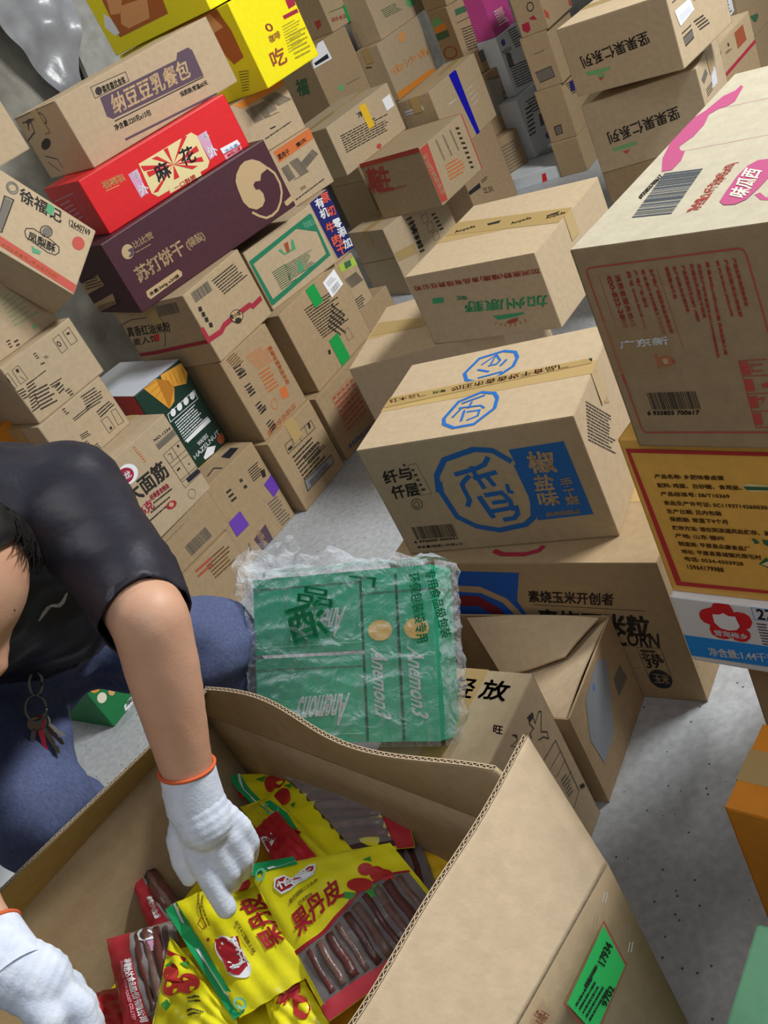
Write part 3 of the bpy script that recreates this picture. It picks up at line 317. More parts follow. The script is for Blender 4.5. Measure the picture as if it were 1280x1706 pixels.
'xu':[['F','E','greyd',1,[0.1197,0.0224,0.1509,0.0068,0.1318,0.0621],0.004],['F','E','greyd',1,[0.1255,0.0267,0.1485,0.0138,0.1338,0.054],0.003],['F','T','black',1,[0.1591,0.0154,0.2774,0.007,0.1675,0.0586],'徐福记',0.02],['F','Q','greenm',2,[0.236,0.0109,0.2574,0.0115,0.2571,0.0436,0.2378,0.0413]],['F','T','black',1,[0.302,0.0179,0.3633,0.0111,0.3061,0.0368],'12640769',0.02],['F','L','black',1,[0.3074,0.0373,0.3643,0.0327,0.3085,0.0428],1],['F','E','redprint',1,[0.3238,0.0663,0.3557,0.0462,0.3358,0.1095],0],['F','E','black',1,[0.2373,0.095,0.2684,0.0749,0.2481,0.1321],0.003],['F','E','greyd',2,[0.245,0.0978,0.2661,0.0831,0.2522,0.1226],0],['F','S','black',1,[0.2094,0.1461,0.2097,0.1321,0.2263,0.1197,0.2769,0.1206,0.3021,0.1276,0.307,0.145,0.2997,0.16,0.2808,0.1661,0.241,0.1622,0.218,0.1601,0.2094,0.1461],0.0025],['F','T','black',1,[0.2185,0.1354,0.2924,0.1263,0.2228,0.1651],'凤梨酥',0.03],['F','Q','greenm',1,[0.2369,0.1747,0.2453,0.1768,0.2653,0.1756,0.2641,0.187,0.246,0.1942]],['F','S','black',1,[0.1322,0.0742,0.1552,0.0695,0.1589,0.1897,0.1427,0.1929,0.1322,0.0742],0.004],['F','Q','greyd',1,[0.1337,0.0791,0.1524,0.075,0.1563,0.1845,0.1413,0.1882]],['F','Q','redprint',1,[0.1155,0.201,0.3775,0.2131,0.3777,0.2419,0.125,0.2312]],['F','T','orangel',2,[0.168,0.2191,0.3234,0.219,0.1683,0.2306],'徐记食品有限公司出品凤梨酥',0]],
'yel0':[['R','Q','crimson',1,[0.2467,0.079,0.2874,0.0912,0.2829,0.1086,0.2447,0.1092]],['R','Q','crimson',1,[0.2049,0.1173,0.2811,0.1205,0.2819,0.1334,0.2056,0.13]],['R','L','olive',1,[0.183,0.1423,0.2774,0.1443,0.159,0.23],10],['R','L','olive',1,[0.1931,0.1749,0.2864,0.1807,0.1716,0.2603],6],['R','T','redbrown',1,[0.1076,0.111,0.1405,0.1158,0.1087,0.1367],'0',0.05],['R','T','redbrown',1,[0.1045,0.1478,0.1609,0.149,0.0993,0.1713],'咖啡',0.03],['R','T','redbrown',1,[0.0721,0.1914,0.1442,0.1941,0.0647,0.2455],'吃',0.04],['F','Q','bread',1,[0.2875,0.0029,0.3717,0.001,0.6146,0.001,0.6366,0.0762,0.6345,0.1668,0.5723,0.1769,0.5179,0.0748]],['F','Q','breadl',2,[0.3752,0.0106,0.577,0.0051,0.6088,0.0587,0.525,0.0664,0.416,0.0269]],['F','S','ink',1,[0.5762,0.2041,0.6292,0.2119],0.002],['F','S','ink',1,[0.5728,0.2127,0.6231,0.2198],0.002],['F','S','ink',1,[0.5693,0.2214,0.617,0.2277],0.002],['F','S','ink',1,[0.5659,0.2301,0.6108,0.2357],0.002],['F','S','ink',1,[0.5624,0.2389,0.6046,0.2437],0.002],['F','S','ink',1,[0.5589,0.2476,0.5983,0.2517],0.002],['F','S','ink',1,[0.5554,0.2564,0.592,0.2598],0.002],['F','S','ink',1,[0.5518,0.2653,0.5857,0.2679],0.002],['F','L','olive',1,[0.1432,0.0081,0.2794,0.0114,0.167,0.0253],1]],
'yel1':[['F','Q','bread',1,[0.0886,0.0409,0.4098,0.0739,0.3902,0.173,0.0764,0.1716]],['F','Q','breadl',2,[0.1669,0.0843,0.3285,0.0998,0.289,0.1602,0.1511,0.1592,0.1239,0.1357]],['F','Q','breadl',2,[0.1169,0.0438,0.2073,0.0647,0.1459,0.1046,0.0935,0.0952]],['F','Q','white',2,[0.0573,0.0797,0.0848,0.1035,0.0897,0.1588,0.0561,0.1607,0.0252,0.1195]]],
'strip0':[['F','Q','orangeprint',1,[0.1313,0.001,0.3543,0.0113,0.3548,0.0293,0.1582,0.0258]],['F','B','greyd',2,[0.1669,0.0344,0.237,0.041,0.1781,0.089]],['F','B','greyd',2,[0.237,0.041,0.2824,0.0424,0.2376,0.0862]],['F','B','greyd',2,[0.2457,0.0303,0.3074,0.0345,0.2963,0.0811]],['F','L','black',1,[0.1873,0.148,0.3378,0.1436,0.1873,0.1572],1],['F','L','black',1,[0.2237,0.1271,0.2516,0.1293,0.2227,0.138],1],['F','L','black',1,[0.2288,0.091,0.2891,0.0974,0.2288,0.0955],1]],
'strip1':[['F','Q','orangel',1,[0.1815,0.0056,0.359,0.0029,0.3572,0.0422,0.1841,0.0487]],['F','T','black',2,[0.1894,0.0212,0.2423,0.0222,0.1885,0.0417],'素肉干',0.02],['F','T','black',2,[0.2774,0.0235,0.3266,0.0223,0.2777,0.0377],'重庆',0],['F','B','greyd',1,[0.1809,0.0682,0.2135,0.0685,0.1858,0.1229]],['F','B','greyd',1,[0.2214,0.0655,0.2624,0.0675,0.2382,0.1264]],['F','B','greyd',1,[0.2605,0.0902,0.3337,0.0705,0.2748,0.1166]],['F','L','black',1,[0.1772,0.1858,0.3298,0.1789,0.1772,0.1956],1],['F','L','black',1,[0.2158,0.1627,0.2434,0.1628,0.2148,0.1743],2],['F','L','black',1,[0.2085,0.1253,0.2866,0.1275,0.2086,0.1301],1]],
'blue':[['F','Q','navy',1,[0.158,0.001,0.269,0.001,0.269,0.2419,0.1651,0.2314]],['F','T','orangeb',2,[0.2228,0.002,0.2651,0.0094,0.2191,0.0353],'原',0.05],['F','T','orangeb',2,[0.2213,0.0547,0.2638,0.0626,0.2176,0.0885],'切',0.05],['F','T','white',2,[0.2225,0.105,0.2654,0.1133,0.2188,0.1392],'零',0.05],['F','T','white',2,[0.2249,0.1422,0.268,0.1508,0.2211,0.1768],'添',0.05],['F','T','white',2,[0.2246,0.1883,0.268,0.1973,0.2209,0.2232],'加',0.05],['F','T','white',2,[0.1836,0.002,0.2275,0.0105,0.1786,0.0365],'有',0.05],['F','T','white',2,[0.1832,0.0421,0.2275,0.051,0.1783,0.077],'机',0.05],['F','T','orangeb',2,[0.1821,0.0988,0.2266,0.1082,0.1771,0.1342],'牛',0.05],['F','T','orangeb',2,[0.1807,0.1482,0.2256,0.158,0.1757,0.184],'肉',0.05],['F','T','orangeb',2,[0.1815,0.1892,0.2266,0.1994,0.1765,0.2253],'干',0.05]],
'b21':[['F','Q','lime',1,[0.2003,0.001,0.299,0.0186,0.299,0.0531,0.201,0.0303]],['F','Q','greend',2,[0.2342,0.0086,0.2735,0.0169,0.2672,0.0377,0.2295,0.0329]],['F','B','greyd',1,[0.1988,0.0606,0.2775,0.0689,0.2151,0.1064]],['F','L','black',1,[0.195,0.1464,0.2692,0.1529,0.1747,0.1901],5]],
'm1':[['F','L','greend',1,[0.0263,0.2086,0.1393,0.2225,0.0289,0.2185],1],['F','T','redprint',1,[0.0236,0.2402,0.126,0.2564,0.0198,0.2596],'绿色食品',0],['F','T','redprint',1,[0.1698,0.2598,0.268,0.2735,0.1679,0.2772],'香干厂',0],['F','Q','greentape',1,[0.1279,0.2181,0.176,0.2247,0.1678,0.299,0.1215,0.299],1],['L','Q','redprint',1,[0.1591,0.2239,0.2084,0.2241,0.1985,0.2517,0.1645,0.2646]]],
'm2':[['F','Q','greenp',1,[0.3006,0.2079,0.3864,0.2249,0.3723,0.2511,0.3167,0.2504,0.2933,0.2331]],['F','L','greend',1,[0.0831,0.1813,0.2394,0.1931,0.0938,0.2272],5]],
'm3':[['F','L','greend',1,[0.152,0.2297,0.2746,0.2386,0.1562,0.2378],2],['F','Q','greenp',1,[0.0968,0.2181,0.1353,0.2255,0.1313,0.2457,0.0927,0.2381]],['F','Q','white',1,[0.0919,0.001,0.1315,0.001,0.1386,0.0945,0.0017,0.0885,0.0087,0.0584],1],['F','Q','ink',2,[0.0163,0.0675,0.1221,0.0634,0.1218,0.0844,0.0206,0.0814]],['L','T','greend',1,[0.0955,0.1095,0.184,0.1165,0.0648,0.1848],'福',0.08]],
'm4':[['F','Q','orangeprint',1,[0.001,0.247,0.3525,0.2574,0.3812,0.2814,0.001,0.2814]],['F','T','orangep2',1,[0.0227,0.1274,0.3823,0.1525,0.0274,0.1668],'金沙香',0.02],['F','E','orangep2',1,[0.1905,0.0182,0.2578,0.0243,0.1699,0.06],0],['L','L','black',1,[0.0418,0.0769,0.0834,0.0852,0.0377,0.0914],1]],
'm5':[['F','Q','yellowtape',1,[0.237,0.0074,0.2842,0.014,0.2842,0.1167,0.2421,0.1147],1],['F','Q','white',1,[0.3934,0.0469,0.4561,0.0455,0.4563,0.0991,0.3964,0.0986],1],['F','L','black',1,[0.0589,0.0595,0.4071,0.0977,0.0501,0.138],8],['F','T','black',1,[0.2042,0.026,0.2439,0.0296,0.2095,0.0503],'净',0.02],['F','E','redprint',1,[0.2409,0.187,0.2764,0.192,0.2355,0.2073],0]],
'm6':[['F','Q','bluetape',1,[0.2059,0.001,0.2649,0.001,0.2791,0.0051,0.284,0.3061,0.2507,0.3061],1],['F','L','greyl',1,[0.3018,0.1093,0.3916,0.1089,0.3002,0.1157],1],['F','L','greyl',1,[0.3075,0.1339,0.3925,0.1317,0.306,0.1404],1],['F','L','greyl',1,[0.3133,0.1587,0.3934,0.1547,0.3117,0.1652],1],['F','L','greyl',1,[0.3191,0.1836,0.3943,0.1778,0.3176,0.1901],1],['F','L','greyl',1,[0.1175,0.1001,0.2041,0.1058,0.1196,0.1096],1],['L','Q','greyl',1,[0.0179,0.0455,0.1189,0.0451,0.1224,0.066,0.0182,0.0658]],['L','L','black',2,[0.0246,0.0531,0.114,0.0551,0.0239,0.0587],1]],
'red':[['F','Q','redprint',1,[0.001,0.001,0.0337,0.001,0.0656,0.001,0.0474,0.2491,0.001,0.2414]],['F','Q','redprint',1,[0.3517,0.001,0.359,0.0036,0.359,0.2536,0.3515,0.2523]],['F','T','kraft',2,[0.0305,0.0308,0.0479,0.2168,0.0021,0.03],'非油炸健康食品',0.03],['F','B','greyd',1,[0.1246,0.1092,0.1189,0.0153,0.1361,0.1101]],['F','B','greyd',1,[0.1823,0.1138,0.1759,0.0191,0.194,0.1147]],['F','B','greyd',1,[0.241,0.1185,0.2338,0.0229,0.2528,0.1195]],['F','L','orangel',1,[0.1201,0.123,0.2551,0.1412,0.1125,0.1966],5],['F','L','black',1,[0.2815,0.0251,0.3113,0.0351,0.2804,0.2251],9],['L','T','redprint',1,[0.0241,0.0175,0.1454,0.0299,0.002,0.1283],'花生',0.03],['L','T','redprint',1,[0.0208,0.038,0.0955,0.0405,0.002,0.1146],'良品',0.04],['L','S','redprint',1,[0.001,0.001,0.1579,0.001,0.339,0.001],0.02],['L','L','redprint',1,[0.0498,0.1284,0.2056,0.1271,0.0469,0.1412],1],['L','Q','redprint',1,[0.001,0.1498,0.001,0.1512,0.001,0.1786,0.001,0.1776]],['T','Q','redprint',1,[0.359,0.001,0.359,0.3377,0.3541,0.339,0.359,0.001]]],
'big8':[['F','L','black',1,[0.1422,0.0207,0.1775,0.0263,0.1394,0.2007],8],['F','T','black',1,[0.1827,0.0497,0.1703,0.1828,0.1524,0.0435],'净含量口味·椒盐',0.03],['F','S','black',1,[0.2259,0.0594,0.2599,0.0605,0.2573,0.0974,0.2232,0.0962,0.2259,0.0594],0.0015],['F','S','black',1,[0.2365,0.107,0.2708,0.1082,0.2683,0.1456,0.2339,0.1442,0.2365,0.107],0.0015],['F','S','black',1,[0.2473,0.1552,0.2818,0.1566,0.2794,0.1944,0.2447,0.1928,0.2473,0.1552],0.0015],['F','L','black',1,[0.2846,0.0773,0.312,0.0817,0.2961,0.1752],5],['F','Q','tape',1,[0.0056,0.1171,0.1285,0.1379,0.1243,0.185,0.0077,0.1602],1],['L','S','brownd',1,[0.001,0.1594,0.2475,0.1379],0.002]],
'sup_m60':[['F','Q','ink',1,[0.001,0.1728,0.1222,0.1827,0.1167,0.2052,0.001,0.1904]],['F','L','black',1,[0.14,0.1786,0.2206,0.1847,0.1384,0.1966],2],['F','T','black',1,[0.1228,0.2144,0.212,0.2442,0.1272,0.2418],'三只',0.04]],
'm12':[['F','L','greyd',1,[0.0536,0.0382,0.1814,0.0436,0.0367,0.2363],12],['F','Q','redprint',1,[0.0014,0.1314,0.0178,0.1333,0.0157,0.1555,0.001,0.151]]],
'm11':[['F','L','greyd',1,[0.1283,0.0153,0.235,0.0362,0.1413,0.1865],6],['F','Q','redbrown',1,[0.249,0.0575,0.249,0.0916,0.249,0.1853,0.2434,0.1483]],['F','Q','greyl2',1,[0.1224,0.0251,0.2228,0.0561,0.185,0.2063,0.1001,0.1999]]],
'm10':[['F','Q','greyd',1,[0.001,0.001,0.1177,0.0083,0.1163,0.0546,0.001,0.0487]],['F','S','black',1,[0.001,0.001,0.1177,0.0083],0.003],['F','S','black',1,[0.001,0.0487,0.1149,0.0571],0.003]],
'm9':[['F','L','black',1,[0.0396,0.1212,0.1723,0.1391,0.0331,0.2349],9],['F','S','black',1,[0.0282,0.0909,0.1784,0.0992],0.003],['F','Q','greend',1,[0.0413,0.0309,0.1295,0.0405,0.1243,0.0681,0.0359,0.0583]],['L','Q','greenp',1,[0.0135,0.0459,0.0872,0.0356,0.1356,0.0712,0.0538,0.0934,0.001,0.0872]],['L','Q','orangeprint',1,[0.0099,0.0827,0.14,0.0656,0.137,0.1018,0.001,0.1129]],['L','Q','greend',1,[0.001,0.1163,0.137,0.1018,0.1341,0.1383,0.001,0.1492]],['L','E','redbrown',1,[0.0125,0.187,0.1601,0.1809,0.002,0.2505],0.006]],
'w1':[['F','E','violet',1,[0.0348,0.018,0.0654,0.0304,0.0214,0.048],0],['F','Q','greyd',1,[0.033,0.0908,0.0712,0.1005,0.067,0.161,0.0238,0.1584]],['F','L','black',1,[0.1035,0.0024,0.1785,0.0077,0.12,0.1015],8],['F','L','black',1,[0.002,0.0715,0.0817,0.0674,0.0307,0.0957],3],['F','L','black',1,[0.0289,0.1531,0.195,0.179,0.0262,0.266],9]],
'w2':[['F','Q','bluel',1,[0.1969,0.0043,0.245,0.0217,0.245,0.0583,0.1835,0.0408]],['F','L','black',1,[0.0746,0.0355,0.2058,0.0511,0.1128,0.1166],5],['F','Q','greyd',1,[0.1507,0.141,0.2263,0.1471,0.2068,0.2119,0.1367,0.1978]],['F','L','black',1,[0.0527,0.0619,0.131,0.0694,0.002,0.2021],7],['F','E','violet',1,[0.1562,0.2398,0.1991,0.2555,0.1415,0.2688],0]],
'pink':[['F','L','white',1,[0.0609,0.174,0.1639,0.1797,0.0657,0.2541],6],['F','Q','pinkl',1,[0.0855,0.1766,0.1495,0.1808,0.1394,0.2379,0.0804,0.2351]]],
'w3':[['F','L','black',1,[0.1006,0.002,0.1504,0.0102,0.0945,0.0482],6],['L','Q','red',1,[0.2101,0.0171,0.2298,0.0169,0.2262,0.0548,0.1992,0.059]]],
'm17':[['F','E','ink',1,[0.0757,0.1414,0.1101,0.1507,0.063,0.1808],0.004],['F','Q','crimson',1,[0.0202,0.2243,0.0569,0.2228,0.0538,0.2574,0.0346,0.267,0.0154,0.2496]],['F','Q','crimson',1,[0.0615,0.2111,0.0894,0.2048,0.0993,0.2255,0.0781,0.2209]],['R','Q','redprint',1,[0.0079,0.1956,0.0423,0.2243,0.0335,0.2477,0.0024,0.2286]],['R','Q','redprint',1,[0.2757,0.2422,0.299,0.2519,0.299,0.279,0.2701,0.263]]],
'm18':[['F','Q','greyd',1,[0.0223,0.1627,0.1074,0.1563,0.1098,0.2057,0.0298,0.212]],['F','S','black',1,[0.0223,0.1627,0.1074,0.1563,0.1098,0.2057,0.0298,0.212],0.003],['F','L','black',1,[0.0452,0.0817,0.1139,0.0761,0.0459,0.0865],1]],
'm19':[['F','S','ink',1,[0.0412,0.1815,0.0778,0.1796,0.0738,0.2182,0.04,0.2212,0.0412,0.1815],0.004],['F','Q','greyd',1,[0.0432,0.1852,0.0735,0.1826,0.0701,0.2141,0.042,0.2156]],['R','L','black',1,[0.0496,0.0166,0.1477,0.0299,0.0945,0.0864],6],['R','Q','navy',1,[0.0966,0.025,0.1581,0.0338,0.1284,0.0802,0.084,0.0679]]],
'm20':[['R','Q','navy',1,[0.1046,0.001,0.1394,0.001,0.1338,0.001,0.0818,0.001]]],
'nuts':[['F','T','black',1,[0.2746,0.1108,0.0503,0.127,0.2708,0.0761],'坚果果仁系列',0.02],['F','Q','greenp',1,[0.0526,0.1388,0.1345,0.1422,0.1286,0.1502,0.1059,0.1518,0.0548,0.1506]],['F','Q','greenp',1,[0.0826,0.1545,0.1079,0.1551,0.1073,0.1661,0.0893,0.1629]],['F','Q','redprint',1,[0.0857,0.1637,0.1047,0.1644,0.0919,0.1737]],['R','Q','white',1,[0.0262,0.0543,0.1242,0.0548,0.1344,0.0892,0.0377,0.0991],1],['R','Q','greyl',2,[0.0426,0.0717,0.1139,0.0714,0.1254,0.0884,0.0453,0.0918]],['R','S','black',1,[0.0349,0.1185,0.0976,0.118],0.003],['R','Q','greyd',1,[0.0365,0.1307,0.0968,0.1294,0.096,0.1513,0.038,0.1533]],['R','S','black',1,[0.0365,0.1307,0.0968,0.1294],0.003],['R','S','black',1,[0.0377,0.1537,0.096,0.1513],0.003],['R','L','black',1,[0.1137,0.1124,0.2001,0.1187,0.1409,0.1515],4],['R','L','black',1,[0.0242,0.0286,0.0538,0.0294,0.0266,0.0344],1]],
'nuts2':[['F','T','black',1,[0.2753,0.1241,0.0523,0.138,0.2741,0.0865],'坚果果仁系列',0.02],['F','Q','greenp',1,[0.0508,0.1528,0.1324,0.1515,0.1295,0.1615,0.0813,0.1621,0.0541,0.1618]],['F','Q','redprint',1,[0.0819,0.1702,0.106,0.1701,0.0909,0.1803]],['R','Q','greyd',1,[0.0307,0.0441,0.1047,0.0363,0.1235,0.0568,0.0499,0.0634]],['R','Q','greyl',1,[0.2122,0.0644,0.2294,0.076,0.2127,0.1167,0.1342,0.1062,0.1563,0.0796]],['R','L','black',1,[0.0562,0.081,0.1591,0.0891,0.0531,0.1054],4]],
'nr':[['F','Q','redbrown',1,[0.2095,0.0175,0.296,0.0199,0.2988,0.0736,0.2097,0.0729]],['F','Q','black',1,[0.0492,0.0244,0.0664,0.0262,0.0638,0.0364,0.0512,0.0347]],['F','Q','black',1,[0.1322,0.0256,0.1452,0.0273,0.1449,0.0385,0.132,0.0352]],['F','S','crimson',1,[0.0092,0.1063,0.1826,0.1063,0.3731,0.1063],0.012],['F','L','black',1,[0.0967,0.0427,0.1522,0.0445,0.108,0.0534],2]],
'jia':[['F','T','redprint',1,[0.417,0.0583,0.0176,0.0451,0.418,0.0412],'加洲原野(福建)食品有限责任公司',0.03],['F','T','green2',1,[0.402,0.1507,0.1469,0.1342,0.412,0.1196],'加州原野',0.05],['F','Q','green2',1,[0.2298,0.1576,0.3302,0.1587,0.3245,0.1635,0.2956,0.1688,0.2401,0.1706]],['F','Q','redbrown2',1,[0.2639,0.1796,0.2817,0.1745,0.3058,0.1721,0.2978,0.1824,0.2765,0.1871,0.2654,0.1856]],['F','S','redbrown2',1,[0.2333,0.1774,0.2253,0.1821],0.002],['F','S','redbrown2',1,[0.2462,0.1826,0.2396,0.1879],0.002],['F','S','redbrown2',1,[0.2611,0.1827,0.2541,0.1929],0.002],['F','S','redbrown2',1,[0.2759,0.1828,0.2694,0.1958],0.002],['F','S','redbrown2',1,[0.2906,0.1829,0.2858,0.1957],0.002],['F','S','redbrown2',1,[0.3052,0.183,0.3033,0.1927],0.002],['F','S','redbrown2',1,[0.3217,0.1781,0.3208,0.189],0.002],['F','T','green2',1,[0.1698,0.0971,0.1363,0.094,0.1735,0.0844],'特级大杏仁',0.03],['F','Q','green2',1,[0.0604,0.0766,0.0977,0.0784,0.0919,0.095,0.0549,0.0922]],['T','Q','tape',1,[0.001,0.1667,0.001,0.1088,0.419,0.1853,0.419,0.273,0.001,0.1941],1],['T','Q','black',2,[0.1398,0.1722,0.1853,0.1678,0.1893,0.1877,0.1523,0.188]],['T','Q','black',2,[0.3509,0.2085,0.3881,0.1954,0.3887,0.2132,0.3599,0.2156]],['T','T','black',2,[0.0268,0.1739,0.0914,0.1609,0.0418,0.1967],'Anyada',0.03],['T','T','black',2,[0.2349,0.2018,0.2938,0.1891,0.2475,0.2231],'Anyada',0.03],['T','T','black',2,[0.3534,0.2172,0.4074,0.205,0.3641,0.2374],'Anyada',0.03]],
'plain':[['T','Q','tape',1,[0.0069,0.2027,0.0053,0.1092,0.2048,0.1737,0.2157,0.2393],1]],
'xiang':[['F','S','blue',1,[0.1354,0.1262,0.1491,0.0856,0.1811,0.0513,0.2499,0.0378,0.2861,0.046,0.3148,0.077],0.012],['F','S','blue',1,[0.1485,0.0996,0.1414,0.1271,0.1501,0.1914,0.183,0.2201,0.2274,0.2351,0.2874,0.2275,0.3102,0.2112,0.3209,0.1797,0.3237,0.1616,0.3215,0.0846],0.012],['F','Q','blue',1,[0.3186,0.05,0.4282,0.0484,0.43,0.2182,0.3159,0.2204,0.3253,0.1572,0.3205,0.0823]],['F','S','blue',1,[0.1876,0.089,0.2402,0.081,0.2587,0.0748,0.2729,0.0592],0.01],['F','S','blue',1,[0.2286,0.0747,0.236,0.1309],0.01],['F','S','blue',1,[0.2177,0.0958,0.2006,0.1072,0.193,0.1154,0.1938,0.1533,0.1831,0.1687],0.01],['F','S','blue',1,[0.2228,0.1035,0.2763,0.0955],0.01],['F','S','blue',1,[0.2501,0.0961,0.2597,0.1273],0.01],['F','S','blue',1,[0.2171,0.147,0.2275,0.2034],0.012],['F','S','blue',1,[0.2297,0.1464,0.267,0.1445,0.2772,0.1645,0.2753,0.1831,0.2299,0.1868],0.01],['F','S','blue',1,[0.2381,0.1664,0.2706,0.166],0.009],['F','S','blue',1,[0.2453,0.2104,0.2704,0.2086,0.2816,0.1981,0.2837,0.1842,0.2709,0.1863],0.01],['F','S','blue',1,[0.2852,0.1264,0.283,0.1444,0.2915,0.1479],0.008],['F','T','kraft',2,[0.3495,0.0607,0.4001,0.0647,0.3434,0.1079],'椒',0.06],['F','T','kraft',2,[0.3447,0.1148,0.382,0.1159,0.3377,0.1498],'盐',0.06],['F','T','kraft',2,[0.3379,0.1544,0.3783,0.1532,0.3334,0.1883],'味',0.06],['F','T','kraft',2,[0.3925,0.1285,0.4148,0.1283,0.3913,0.1483],'手',0.04],['F','T','kraft',2,[0.3901,0.1549,0.4136,0.1546,0.3889,0.175],'工',0.04],['F','T','kraft',2,[0.3887,0.1704,0.4129,0.1702,0.3874,0.1907],'烧',0.04],['F','T','kraft',2,[0.3397,0.2031,0.4084,0.2026,0.3368,0.2135],'烘烤类糕点',0.02],['F','T','black',1,[0.0324,0.0586,0.0988,0.0545,0.0286,0.0894],'纤与',0.05],['F','T','black',1,[0.0338,0.0974,0.0976,0.0945,0.0299,0.1289],'仟层',0.05],['F','E','black',1,[0.066,0.1337,0.0922,0.1348,0.0578,0.1609],0.0015],['F','E','black',1,[0.0695,0.1406,0.0836,0.141,0.0647,0.1558],0.0015],['F','S','black',1,[0.0977,0.052,0.1179,0.0505,0.1201,0.1265,0.0954,0.1279,0.0977,0.052],0.0008],['F','L','black',1,[0.1008,0.0595,0.1099,0.0586,0.1006,0.1214],5],['F','B','black',1,[0.0349,0.2052,0.1327,0.2066,0.0331,0.2387]],['F','T','black',1,[0.0246,0.242,0.1287,0.2415,0.0232,0.2481],'6 970000 000321',0],['F','T','black',1,[0.025,0.2562,0.1329,0.2572,0.0228,0.2639],'净含量(规格):130克x15',0.03],['F','T','black',1,[0.089,0.0474,0.0955,0.0475,0.0878,0.0528],'R',0],['T','S','blue',1,[0.1783,0.255,0.1917,0.2,0.2347,0.1792,0.2678,0.1923,0.2803,0.2122,0.2863,0.249,0.2579,0.2942,0.2141,0.2955,0.1862,0.2761,0.1783,0.255],0.008],['T','S','blue',1,[0.1646,0.0883,0.1815,0.0354,0.2347,0.0243,0.2648,0.0387,0.2779,0.065,0.2786,0.0972,0.2517,0.1301,0.2064,0.1332,0.1795,0.1179,0.1646,0.0883],0.008],['T','S','blue',1,[0.2014,0.2094,0.2476,0.1929],0.006],['T','S','blue',1,[0.2243,0.2092,0.224,0.2319],0.005],['T','S','blue',1,[0.201,0.2256,0.2519,0.23],0.005],['T','S','blue',1,[0.2089,0.2245,0.1978,0.2569],0.005],['T','S','blue',1,[0.2174,0.2365,0.2233,0.2761],0.006],['T','S','blue',1,[0.2244,0.2448,0.2535,0.2463,0.2561,0.2659,0.2355,0.2761],0.005],['T','S','blue',1,[0.2524,0.2314,0.2622,0.2424],0.005],['T','S','blue',1,[0.1935,0.0833,0.2252,0.1007],0.006],['T','S','blue',1,[0.1964,0.0662,0.2206,0.0342,0.2194,0.0703],0.005],['T','S','blue',1,[0.2058,0.1191,0.2582,0.1114],0.006],['T','S','blue',1,[0.2148,0.0759,0.2338,0.0751,0.2382,0.0622,0.2206,0.0342],0.005],['T','S','blue',1,[0.2459,0.0863,0.2536,0.0638],0.006],['T','Q','tape',1,[0.001,0.1426,0.001,0.1294,0.4437,0.1256,0.4561,0.1464,0.0013,0.1708],1],['T','T','redprint',2,[0.1563,0.156,0.4096,0.1474,0.1526,0.1376],'勿压市香香牧干食品厂',0.02],['T','T','redprint',2,[0.0102,0.1563,0.0968,0.1528,0.002,0.1398],'红木云厂',0],['T','T','green2',2,[0.1152,0.1522,0.144,0.1524,0.1094,0.1408],'防潮',0.03],['T','T','green2',2,[0.4318,0.1382,0.4544,0.1392,0.4288,0.1258],'防潮',0.03],['R','L','black',1,[0.0738,0.0159,0.1734,0.1227,0.0219,0.0706],12],['R','Q','tape',1,[0.1571,0.0047,0.1719,0.0226,0.1768,0.0899,0.1539,0.0765],1]],
